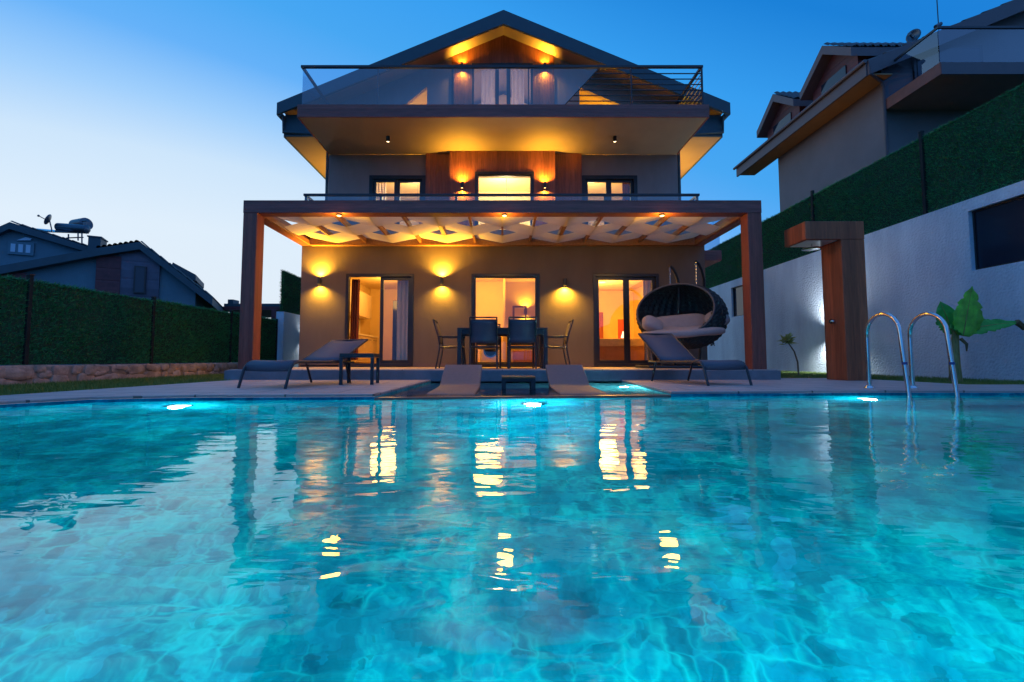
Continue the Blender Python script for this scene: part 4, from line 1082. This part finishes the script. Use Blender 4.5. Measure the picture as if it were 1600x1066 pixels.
b = MB(); b.cyl((3.72,13.6,.75),(3.72,13.6,1.02),.02,8); b.build('base', M['metal'], tl)
b = MB(); b.box(3.45,4.0,13.4,13.8,.19,.75); one(b.build('sideboard', M['picture'], None, bevel=.01), 'dark sideboard under the small lamp in the living room', 'sideboard')
for i, (y, z, hh) in enumerate(((12.6,1.45,.5),(13.2,1.5,.55),(13.8,1.45,.5),(14.5,1.5,.5))):
    t = thing('picture', ['nearest brown picture on the right living room wall','second brown picture on the right living room wall','third brown picture on the right living room wall','farthest brown picture on the right living room wall'][i], 'picture', (4.63,y,z), group='pictures on the living room wall')
    b = MB(); b.box(4.60,4.645,y,y+.42,z,z+hh); b.build('frame', M['picture'], t); b = MB(); b.box(4.592,4.599,y+.06,y+.36,z+.07,z+hh-.07); b.build('print', M['cabinet'], t)
b = MB(); b.box(1.75,2.05,15.4,15.42,.3,2.0); b.box(3.0,3.5,15.5,15.52,.2,2.0); one(b.build('wall_hanging', M['curtain'], None), 'dark red hanging on the back wall of the living room', 'hanging')
b = MB(); b.box(1.9,4.2,12.2,15.0,2.72,2.76); one(b.build('ceiling_cove', M['counter'], None, bevel=.01), 'dropped cream ceiling panel above the living room', 'ceiling panel')
for i in range(3):
    x, y = ((2.35,11.6),(3.1,11.7),(3.6,11.9))[i]
    ceil_lamp((x,y,2.8), ['left small lit ceiling spot above the sofa','middle small lit ceiling spot above the sofa','right small lit ceiling spot above the sofa'][i], 8, .05)
b = MB(); curtain(b, -3.60, -3.30, 12.5, 3.5, 5.4, .03, .08); one(b.build('rose_curtain', M['whitecurtain'], None, smooth=True), 'pale curtain at the left edge of the left upper window', 'curtain')
b = MB(); curtain(b, 3.42, 3.66, 12.5, 3.5, 5.4, .03, .08); one(b.build('red_curtain', M['curtain'], None, smooth=True), 'red curtain at the right edge of the right upper window', 'curtain')

# ================================================================== NEIGHBOUR AT LEFT
NH = thing('neighbour_house', 'dark blue grey neighbouring house with low gables beyond the left fence', 'house', (-19, 22, 0))
Yn = 20.0
NA = R(27); NP = Vector(at(218, 378, Yn)); NP.z = 0
XF = Matrix.Translation((NP.x, NP.y, 0)) @ Matrix.Rotation(NA, 4, 'Z') @ Matrix.Translation((0, -Yn, 0))
def xz(u, v, Y=Yn):
    """picture ray met with the turned facade plane at local depth Y"""
    c0 = Vector((0, 0, CAM_Z)); d = (Vector(at(u, v, 1.0))-c0)
    nrm = XF.to_3x3() @ Vector((0, 1, 0)); p0 = XF @ Vector((0, Y, 0)); t_ = nrm.dot(p0-c0)/nrm.dot(d)
    q = XF.inverted() @ (c0+d*t_); return (q.x, q.z)
ap, re = xz(218,378), xz(332,466); lm, le = xz(150,388), xz(-90,432)
wb = MB(); gl_ = -.3
wr = xz(303,470)
wb.prism([(le[0],gl_),(wr[0],gl_),(wr[0],re[1]+.5),(ap[0],ap[1]-.25),(lm[0],lm[1]-.25),(le[0],le[1]-.25)], 'y', Yn+.4, Yn+9); wb.build('wall', M['nwall'], NH)
b = MB()
T_ = .34
for (p0, p1) in ((ap, re), (lm, ap), (le, lm)):
    b.prism([p0, p1, (p1[0], p1[1]-T_), (p0[0], p0[1]-T_)], 'y', Yn, Yn+9.6)
nrf = b.build('roof', M['barge'], NH)
def corrugated(p00, p01, p10, p11, n, amp, m, parent, name='roof_tiles', rows=1):
    """tiled slope: waves run along p00->p01, pitched p00->p10"""
    p00, p01, p10, p11 = map(Vector, (p00, p01, p10, p11)); nn = (p01-p00).cross(p10-p00).normalized()
    if nn.z < 0: nn = -nn
    k = n*6; vs = []; fs = []
    for j in range(rows*2):
        qa = (j//2)/rows if j % 2 == 0 else (j//2+1)/rows; lift = .0 if j % 2 else .03
        for i in range(k+1):
            q = i/k; c = (p00.lerp(p01, q)).lerp(p10.lerp(p11, q), qa); vs.append(c+nn*(amp*abs(math.sin(PI*n*q))+.01+lift))
    for j in range(rows*2-1):
        for i in range(k): fs.append((j*(k+1)+i, j*(k+1)+i+1, (j+1)*(k+1)+i+1, (j+1)*(k+1)+i))
    return MB().add(vs, fs).build(name, m, parent, smooth=True)
corrugated((ap[0],Yn,ap[1]),(ap[0],Yn+9.6,ap[1]),(re[0],Yn,re[1]),(re[0],Yn+9.6,re[1]), 36, .06, M['tile'], nrf, rows=8)
corrugated((lm[0],Yn,lm[1]),(ap[0],Yn,ap[1]),(lm[0],Yn+9,lm[1]+.25),(ap[0],Yn+9,ap[1]+.25), 8, .07, M['tile'], nrf, rows=4)
a0, a1 = xz(148,396), xz(183,470); b = MB(); b.box(a0[0],a1[0],Yn+.25,Yn+.399,gl_,a0[1]); b.build('cladding', M['nwood'], NH)
a0, a1 = xz(184,394), xz(245,470); b = MB(); b.box(a0[0],a1[0],Yn+.28,Yn+.399,gl_,a0[1]); b.prism([(a0[0],a0[1]+.001),(a1[0],a0[1]+.001),(a1[0]-.3,a0[1]+.25),(a0[0]+.7,a0[1]+.32)], 'y', Yn+.29, Yn+.399); b.build('cladding', M['npanel'], NH)
a0, a1 = xz(208,414), xz(225,458); b = MB(); b.box(a0[0],a1[0],Yn+.20,Yn+.279,a1[1],a0[1]); w_ = b.build('window', M['frame'], NH)
b = MB(); b.box(a0[0]+.06,a1[0]-.06,Yn+.19,Yn+.199,a1[1]+.06,a0[1]-.06); b.build('pane', M['darkglass'], w_)
a0, a1 = xz(-20,418), xz(38,424); b = MB(); b.box(a0[0],a1[0],Yn+.2,Yn+.399,a1[1]-.9,a0[1]-.1); b.build('cladding', M['nwood'], NH)
# dormer on the right slope
d0, d1 = xz(270,410,21.5), xz(306,431,21.5)
b = MB(); b.prism([(d0[0],d0[1]),(d1[0],d1[1]+.05),(d1[0],d1[1]-.22),(d1[0]-.25,d1[1]-.3),(d1[0]-.3,d1[1]-1.2),(d0[0]-.4,d1[1]-.9)], 'y', 21.5, 24.5); b.build('dormer', M['barge'], NH)
# rear gable with the pale window
Y2 = 23.0
g0 = xz(15,347,Y2); g1 = xz(170,396,Y2); g2 = xz(-70,384,Y2)
b = MB(); b.prism([(g2[0],g1[1]-1.2),(g1[0],g1[1]-1.2),(g1[0],g1[1]-.1),(g0[0],g0[1]-.25),(g2[0],g2[1]-.2)], 'y', Y2+.3, Y2+5); b.build('gable_wall', M['nwall'], NH)
b = MB(); b.prism([g0, g1, (g1[0], g1[1]-.25), (g0[0], g0[1]-.32)], 'y', Y2, Y2+5); b.prism([g2, g0, (g0[0], g0[1]-.32), (g2[0], g2[1]-.32)], 'y', Y2, Y2+5); gr = b.build('roof', M['barge'], NH)
corrugated((g0[0],Y2,g0[1]),(g0[0],Y2+5,g0[1]+.3),(g1[0],Y2,g1[1]),(g1[0],Y2+5,g1[1]+.3), 18, .06, M['tile'], gr, rows=10)
def nwin(u0, v0, u1, v1):
    a, c = xz(u0, v0, Y2), xz(u1, v1, Y2)
    b = MB(); b.box(a[0]-.06, c[0]+.06, Y2+.22, Y2+.299, c[1]-.06, a[1]+.06); f = b.build('window', M['nwall'], NH)
    for k in range(3):
        w = (c[0]-a[0])/3; b = MB(); b.box(a[0]+k*w+.05, a[0]+(k+1)*w-.05, Y2+.20, Y2+.219, c[1]+.05, a[1]-.05); b.build('pane', M['paleglass'], f)
nwin(11, 377, 46, 396)
a = [xz(22,374,Y2), xz(44,374,Y2), xz(46,371,Y2), xz(36,369,Y2)]
b = MB(); b.prism(a, 'y', Y2+.21, Y2+.299); b.build('window', M['paleglass'], NH)
q0, q1 = xz(138,369,22.5), xz(157,382,22.5); b = MB(); b.box(q0[0],q1[0],22.5,23.4,q1[1]-.5,q0[1]-.03); b.box(q0[0]-.04,q1[0]+.04,22.46,23.44,q0[1]-.029,q0[1]+.03); b.build('chimney', M['barge'], NH)
XF = None
# solar water heater
SW = thing('solar_water_heater', 'solar water heater with two round tanks on the neighbouring roof', 'solar heater', at(112,375,21.5))
Ys = 21.5; s_ = Ys/700
def pp(u, v, dy=0): q = at(u, v, Ys); return Vector((q[0], Ys+dy, q[2]))
b = MB(); b.tube([pp(102,348,.5), pp(103,348,.5), pp(126,347,.3), pp(127,347,.3)], [.25,.30,.30,.22], 20); b.build('upper_tank', M['tank'], SW, smooth=True)
b = MB(); b.tube([pp(90,355), pp(91,355), pp(136,358), pp(137.5,358)], [.10,.2,.2,.10], 20); b.build('lower_tank', M['tank'], SW, smooth=True)
b = MB(); b.add([pp(72,363,-.6), pp(96,368,-.6), pp(130,362,.3), pp(92,359,.3)], [(0,1,2,3)]); b.build('collector', M['collector'], SW, solid=.05)
b = MB()
for (u0, v0, u1, v1) in ((107,366,107,376),(122,362,122,376),(128,362,128,380),(104,372,130,371),(135,345,135,366),(128,346,136,345)): b.tube([pp(u0,v0), pp(u1,v1)], .03 if u0 < 130 else .012, 6)
b.build('stand', M['tank'], SW)
SD = thing('satellite_dish', 'satellite dish beside the solar heater on the neighbouring roof', 'satellite dish', at(86,365,21.2))
def dish(t, c, nrm_, r, mount):
    c = Vector(c); z = Vector(nrm_).normalized(); x = z.orthogonal().normalized(); y = z.cross(x); vs = []; fs = []
    for i in range(6):
        rr = r*i/5
        for k in range(20): a = 2*PI*k/20; vs.append(c+x*rr*math.cos(a)+y*rr*math.sin(a)+z*(.25*rr*rr/r))
    for i in range(5):
        for k in range(20): fs.append((i*20+k, i*20+(k+1)%20, (i+1)*20+(k+1)%20, (i+1)*20+k))
    MB().add(vs, fs).build('reflector', M['collector'] if r < .1 else M['tank'], t, smooth=True, solid=.02)
    b = MB(); b.tube([c-y*r*.3, c+z*r*1.1-y*.1*r, c+z*r*1.5], .02, 6); b.tube([c+z*r*1.45, c+z*r*1.65], .05, 8); b.build('feed_arm', M['tank'], t)
    b = MB(); b.tube([c, Vector(mount)], .025, 6); b.build('mast', M['tank'], t)
dish(SD, pp(87,347,-.3), (-.80,-.45,.35), .27, pp(88,364,-.2))
# far pergola past the fence
FP = thing('far_pergola', 'distant brown timber pergola beyond the left fence', 'pergola', at(405,500,26))
b = MB(); Yp = 26
def bar(u0, v0, u1, v1, d=.25):
    a, c = at(u0, v0, Yp), at(u1, v1, Yp); b.box(min(a[0],c[0]), max(a[0],c[0]), Yp, Yp+d, min(a[2],c[2]), max(a[2],c[2]))
bar(335,479,440,484,5); b.build('roof_frame', M['nwood'], FP)
for u in (392, 424):
    b = MB(); bar(u,484.2,u+6,520); b.build('post', M['nwood'], FP)
b = MB(); bar(350,474.5,440,478.8,4.5); b.build('canopy', M['barge'], FP)
b = MB(); bar(356,468,364,474.4,.6); b.build('vent', M['barge'], FP)

# ================================================================== NEIGHBOUR AT RIGHT, UP THE SLOPE
RH = thing('hill_house', 'tan neighbouring house with balcony and dormers above the right fence', 'house', (14, 15, 3.4))
b = MB(); b.box(12.0,12.25,13.66,19.0,3.3,9.55); b.box(12.251,22,13.66,13.9,3.3,9.55); b.prism([(12.251,9.551),(22,9.551),(22,13.4),(12.251,9.9)], 'y', 13.7, 13.9); b.box(12.25,22,18.8,19.0,3.3,9.5); b.build('wall', M['rwall'], RH)
def rz2(x): return 9.50+(x-11.25)*.42
b = MB(); b.prism([(11.25,rz2(11.25)),(20,rz2(20)),(20,rz2(20)-.22),(11.25,rz2(11.25)-.22)], 'y', 13.25, 20.9); rr_ = b.build('roof', M['rfascia'], RH)
b = MB(); b.prism([(11.22,rz2(11.22)+.03),(20,rz2(20)+.03),(20,rz2(20)-.42),(11.22,rz2(11.22)-.42)], 'y', 13.18, 13.248); b.build('barge_board', M['rfascia'], rr_)
b = MB(); b.box(11.18,11.248,13.25,20.9,9.06,9.52); b.build('eave_fascia', M['rfascia'], rr_, bevel=.006)
b = MB(); b.box(11.25,11.99,13.25,20.8,9.10,9.14); b.build('eave_soffit', M['rsoff'], rr_)
b = MB(); b.tube([(11.13,13.2,9.50),(11.13,21,9.50)], .06, 8); b.tube([(11.25,13.21,9.3),(11.25,13.21,9.12),(11.9,13.55,9.06),(11.98,13.58,8.9),(11.98,13.58,3.5)], .045, 8); b.build('gutter', M['rfascia'], rr_, smooth=True)
corrugated((11.2,13.2,rz2(11.2)),(11.2,20.9,rz2(11.2)),(20,13.2,rz2(20)),(20,20.9,rz2(20)), 30, .06, M['tile'], rr_, rows=14)
for yc in (15.75, 18.75):
    hw = 1.3
    b = MB(); b.prism([(yc-hw+.2,9.6),(yc+hw-.2,9.6),(yc+hw-.2,10.75),(yc,11.55),(yc-hw+.2,10.75)], 'x', 12.1, 16); dm = b.build('dormer', M['nwood'], RH)
    b = MB()
    for s in (-1, 1):
        ye = yc+s*hw; b.prism([(yc,11.85),(ye,10.85),(ye,10.55),(yc,11.52)], 'x', 11.72, 16)
    b.build('dormer_roof', M['rfascia'], dm)
    corrugated((11.75,yc,11.86),(16,yc,11.86),(11.75,yc-hw,10.86),(16,yc-hw,10.86), 16, .06, M['tile'], dm, rows=5)
    b = MB(); b.box(12.06,12.099,yc-.6,yc+.6,10.0,10.7); b.build('pane', M['darkglass'], dm)
b = MB(); b.box(12.03,22,11.84,13.65,8.19,8.46); rb = b.build('balcony_slab', M['rwall'], RH)
b = MB(); b.box(12.0,12.029,11.8,13.655,8.16,8.50); b.build('side_board', M['rfasciawood'], rb); b = MB(); b.box(12.03,22,11.8,11.839,8.16,8.50); b.build('front_board', M['rfascia'], rb)
b = MB(); b.box(12.0,22,11.80,11.85,9.48,9.54); b.box(12.0,12.05,11.852,13.6,9.48,9.54); hr_ = b.build('balcony_railing', M['metal'], RH)
b = MB(); b.quad((12.03,11.83,8.5),(22,11.83,8.5),(22,11.83,9.48),(12.03,11.83,9.48)); b.quad((12.025,11.85,8.5),(12.025,13.6,8.5),(12.025,13.6,9.48),(12.025,11.85,9.48)); b.build('glass_panel', M['rail_glass'], hr_)
b = MB(); b.box(13.0,15.2,13.60,13.655,8.52,10.3); w_ = b.build('balcony_door', M['frame'], RH); b = MB(); b.box(13.1,15.1,13.585,13.599,8.6,10.2); b.build('pane', M['darkglass'], w_)
SD2 = thing('satellite_dish', 'small satellite dish on the roof of the house above the right fence', 'satellite dish', (12.9, 13.5, 10.3))
dish(SD2, (13.05,13.6,10.6), (-.8,-.4,-.1), .19, (13.15,13.7,10.2))
AN = thing('antenna_mast', 'thin antenna mast beside the small dish on the right roof', 'antenna', (13.6, 13.4, 10.5))
b = MB(); b.tube([(13.75,13.5,10.4),(13.75,13.5,12.6)], .015, 6); b.build('mast', M['metal'], AN); b = MB(); b.tube([(13.55,13.4,10.75),(13.72,13.4,10.85)], .06, 8); b.build('camera_head', M['tank'], AN)
